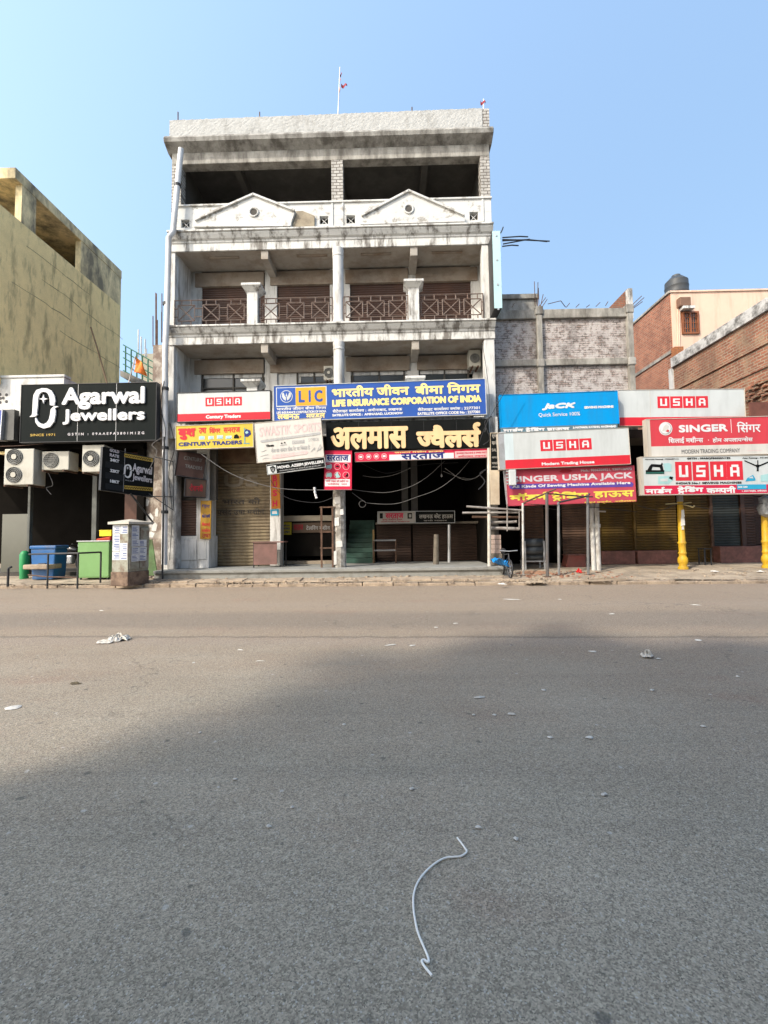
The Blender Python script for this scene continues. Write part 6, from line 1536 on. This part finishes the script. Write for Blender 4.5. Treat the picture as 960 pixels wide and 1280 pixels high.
# ================================================================ roof things
def flagpole(u0, v0, u1, v1, Y, label, cloths, base=None):
    a, b = P(u0, v0, Y), P(u1, v1, Y)
    t = thing('flagpole', a, label, 'flagpole')
    MB().tube([a - up3 * .3, a, b], [.03, .025, .015], 6).build('pole', m_steel, t)
    for u, v, w, h, m in cloths:
        c = P(u, v, Y); s = w * Y / F; k = h * Y / F
        MB().grid(lambda p, q: (c.x + p * s, Y + .06 * math.sin(p * 6), c.z + (q - .5) * k * (1 - .5 * p) - .15 * p * s), 6, 3).build('cloth', m, t, solid=.006)
    return t
s_saff = M('saffron_cloth', (.72, .17, .04), .8, .15, 5, (.75, .45, .05), .6, .56); s_redc = M('dark_red_cloth', (.25, .04, .05), .85)
flagpole(422.5, 149, 425, 84, 15.9, 'tall thin flagpole with tattered cloth strips on the roof of the white building', [(425, 93, 2.5, 4, s_redc), (424, 100, 1.8, 5, s_saff), (426.5, 106.5, 8, 5, s_redc), (424, 112, 1.5, 6, s_saff)])
flagpole(604.5, 143, 604.5, 124, 15.6, 'short pole with dark red flag at the right corner of the white building roof', [(600.5, 128, 6.5, 5, s_redc)])
for u, v0, v1, lab in ((222.5, 152, 140, 'left end'), (324.5, 154, 140, 'left third'), (515, 148, 134, 'right third')):
    tag(MB().tube([P(u, v0 + 3, 15.6), P(u, v1, 15.6)], .022, 5).build('steel_bar', m_rust), 'short steel bar sticking up from the white building parapet, at its ' + lab, 'steel bar', 'bars on the roof parapet')
# saffron flag in the gap
a, b = P(160.5, 479, 16.4), P(169.5, 445, 16.4)
sf = thing('saffron_flag', a, 'saffron flag on a thin pale stick between the yellow and white buildings', 'flag')
MB().tube([a, b], .02, 6).build('stick', m_pwh, sf)
top_, bot_, tip1, tip2 = P(169.5, 446, 16.4), P(165.5, 464, 16.4), P(180, 455, 16.4), P(183, 470, 16.4)
MB().grid(lambda p, q: (top_.lerp(tip1, p) if False else (top_.lerp(bot_, q)).lerp(tip1.lerp(tip2, q), p)) + Vector((0, .12 * math.sin(p * 5 + q * 2), 0)), 8, 6).build('cloth', s_saff, sf, solid=.005, smooth=True)

# ================================================================ litter
m_litter = M('dirty_white_paper', (.55, .53, .49), .9, .1, 20, (.3, .26, .2), .5, .55, 1, 14, 0)
m_leafd = M('dry_leaf', (.11, .09, .06), .9, .2, 20)
def crumple(c, w, d, h, n=9, seed=0):
    rr = random.Random(seed); na = n * 2; nr = max(3, n // 2)
    out = [rr.uniform(.55, 1.1) for _ in range(na)]; hs = [[rr.uniform(0, 1) for _ in range(na)] for _ in range(nr + 1)]
    m = MB(); vs = [c + Vector((0, 0, h * .8))]
    for j in range(1, nr + 1):
        for i in range(na):
            a = 2 * math.pi * i / na + rr.uniform(-.12, .12); q = out[i] * j / nr; e = 1 - (j / nr) ** 2
            vs.append(c + Vector((q * w / 2 * math.cos(a), q * d / 2 * math.sin(a), h * hs[j][i] * (.25 + .75 * e) - (.004 if j == nr else 0))))
    fs = [(0, 1 + i, 1 + (i + 1) % na) for i in range(na)]
    for j in range(nr - 1):
        for i in range(na):
            p, q = 1 + j * na, 1 + (j + 1) * na; i2 = (i + 1) % na
            fs += [(p + i, q + i, q + i2), (p + i, q + i2, p + i2)]
    return m.add(vs, fs)
tag(crumple(G(149, 799, .012), .38, .34, .10, 14, 3).build('cloth_rag', m_litter, solid=.004), 'large crumpled dirty white cloth lying on the road at left', 'rag')
tag(crumple(G(131, 803, .012), .24, .16, .05, 8, 5).build('cloth_rag', m_litter, solid=.004), 'small flat rag beside the large crumpled cloth on the road', 'rag')
tag(crumple(G(810, 820, .015), .19, .17, .09, 9, 8).build('paper_ball', m_litter, solid=.004), 'crumpled white paper wad lying on the road at right', 'paper')
SCR = [(489, 806, .2, .06), (516, 806.5, .12, .05), (640, 749, .45, .14), (765, 767, .16, .1), (873, 800, .14, .12), (740, 814, .16, .10), (598, 871, .13, .05), (592, 893, .04, .04), (618, 893, .045, .04), (640, 892, .09, .06), (815, 862, .06, .05), (680, 862, .06, .04),
       (688, 921, .05, .04), (737, 921, .06, .05), (879, 907, .04, .04), (756, 992, .05, .03), (598, 1033, .035, .03), (645, 1047, .03, .03), (336, 1032, .035, .03), (515, 985, .035, .03), (294, 973, .035, .02), (16, 884, .16, .14), (127, 763, .12, .06), (325, 826, .15, .02), (242, 828, .05, .04), (823, 823, .07, .05), (922, 845, .05, .04), (700, 749, .1, .06), (545, 784, .08, .05), (300, 812, .1, .03), (870, 756, .2, .05), (570, 779, .1, .05), (430, 905, .04, .03), (250, 915, .03, .03), (365, 1008, .03, .02)]
for k, (u, v, w, d) in enumerate(SCR):
    o = crumple(G(u, v, .008), w, d, min(.008, w * .12), 4, 40 + k).build('paper_scrap', m_litter, solid=.002)
    o.rotation_euler.z = random.uniform(-.5, .5)
    tag(o, 'small dirty white scrap lying flat on the road', 'paper scrap', 'paper scraps on the road')
tag(crumple(G(94, 854, .008), .14, .06, .02, 5, 77).build('dry_leaf', m_leafd, solid=.003), 'dark curled dry leaf on the road below the crumpled cloth', 'leaf')
# white cable on the road
cw = [(583, 130), (608, 162), (632, 196), (640, 210), (630, 226), (602, 242), (560, 246), (510, 252), (450, 284), (390, 338), (345, 400), (322, 470), (320, 540), (328, 610), (346, 695), (378, 775), (402, 830), (413, 868), (404, 876), (385, 864), (370, 870), (382, 895), (404, 924), (432, 958)]
wp_ = [G(450 + x / 4.8, 1020 + y / 4.8, .0045) for x, y in cw]
sm_ = []
for i in range(len(wp_) - 1):
    p0, p1_, p2_, p3 = wp_[max(0, i - 1)], wp_[i], wp_[i + 1], wp_[min(len(wp_) - 1, i + 2)]
    for k in range(4):
        t = k / 4; sm_.append(.5 * ((2 * p1_) + (p2_ - p0) * t + (2 * p0 - 5 * p1_ + 4 * p2_ - p3) * t * t + (3 * p1_ - p0 - 3 * p2_ + p3) * t ** 3))
sm_.append(wp_[-1])
tag(MB().tube(sm_, .0042, 8).build('white_cable', M('white_pvc_cable', (.85, .84, .80), .4, .02, 3, bump=0), smooth=True), 'loose white cable lying in a long curve on the near road', 'cable')
# rubble and dust heaps along the pavement
def rubble(x0, x1, ya, yb, n, name, mat, s0=.02, s1=.09):
    m = MB()
    for _ in range(n):
        x = random.uniform(x0, x1); y = ky(x) + random.uniform(ya, yb); z = pave_z(x, max(y, ky(x) + .2)); s = s0 + (s1 - s0) * random.random() ** 3
        a = random.uniform(0, 6.28); ex = Vector((math.cos(a), math.sin(a), random.uniform(-.2, .2))) * s * random.uniform(.7, 1.8); ey = Vector((-math.sin(a), math.cos(a), 0)) * s; ez = Vector((0, 0, s * random.uniform(.3, .8)))
        m.obox(Vector((x, y, z - .01)), ex, ey, ez)
    m.jitter(.006)
    return tag(m.build(name, mat), kind='stuff')
rubble(-8.5, 4.6, .1, 1.3, 900, 'rubble', m_kerb)
rubble(3.9, 7.4, .7, 2.2, 170, 'brick_rubble', M('broken_brick', (.28, .14, .09), .95, .3, 6), .025, .09)
rubble(-14, 15, -.5, .35, 1500, 'kerb_grit', m_kerb, .008, .04)
rubble(4, 15, .1, 2.6, 900, 'rubble', m_kerb, .01, .06)
rubble(-9.2, -7.6, .6, 1.9, 260, 'rubble', m_stub, .03, .12)
for u, v, w, d, h, lab in ((668, 717, 1.5, .5, .12, 'low heap of orange brick dust before the canopy posts'), (755, 722, 1.7, .6, .10, 'low grey earth heap on the right pavement'), (672, 724, .8, .4, .10, 'pale sand heap at the kerb under the dark canopy post')):
    c = G(u, v, .18)
    mat = M('orange_brick_dust', (.33, .17, .10), .95, .3, 8, (.2, .14, .1), .6) if 'orange' in lab else (m_earth if 'grey' in lab else m_pave)
    tag(crumple(Vector((c.x, c.y, pave_z(c.x, c.y) - .01)), w, d, h, 12, int(u)).build('dust_heap', mat), lab, 'heap')
rg = crumple(G(724, 716, .2), .22, .16, .2, 7, 9); tag(rg.build('red_bag', M('red_plastic', (.50, .02, .02), .4), solid=.004), 'crumpled bright red plastic bag on the right pavement', 'bag')
bgk = crumple(G(681, 713, .2), .35, .2, .14, 7, 21); tag(bgk.build('black_bag', m_roll, solid=.004), 'crumpled black plastic bag at the foot of the dark canopy post', 'bag')
for k, (u, v, lab) in enumerate(((893, 716, 'flat white paper sheet on the right pavement before the dark shutter'), (951, 716, 'white crumpled paper on the pavement at the right frame edge'), (359, 721, 'pale crumpled wrapper on the flagstones before the white building'), (628, 728, 'thin pale stone slab on the pavement near the bicycle'))):
    c = G(u, v, .16); tag(crumple(Vector((c.x, c.y, pave_z(c.x, c.y) + .02)), .3, .25, .05, 5, 60 + k).build('paper_sheet', m_litter, solid=.004), lab, 'paper')
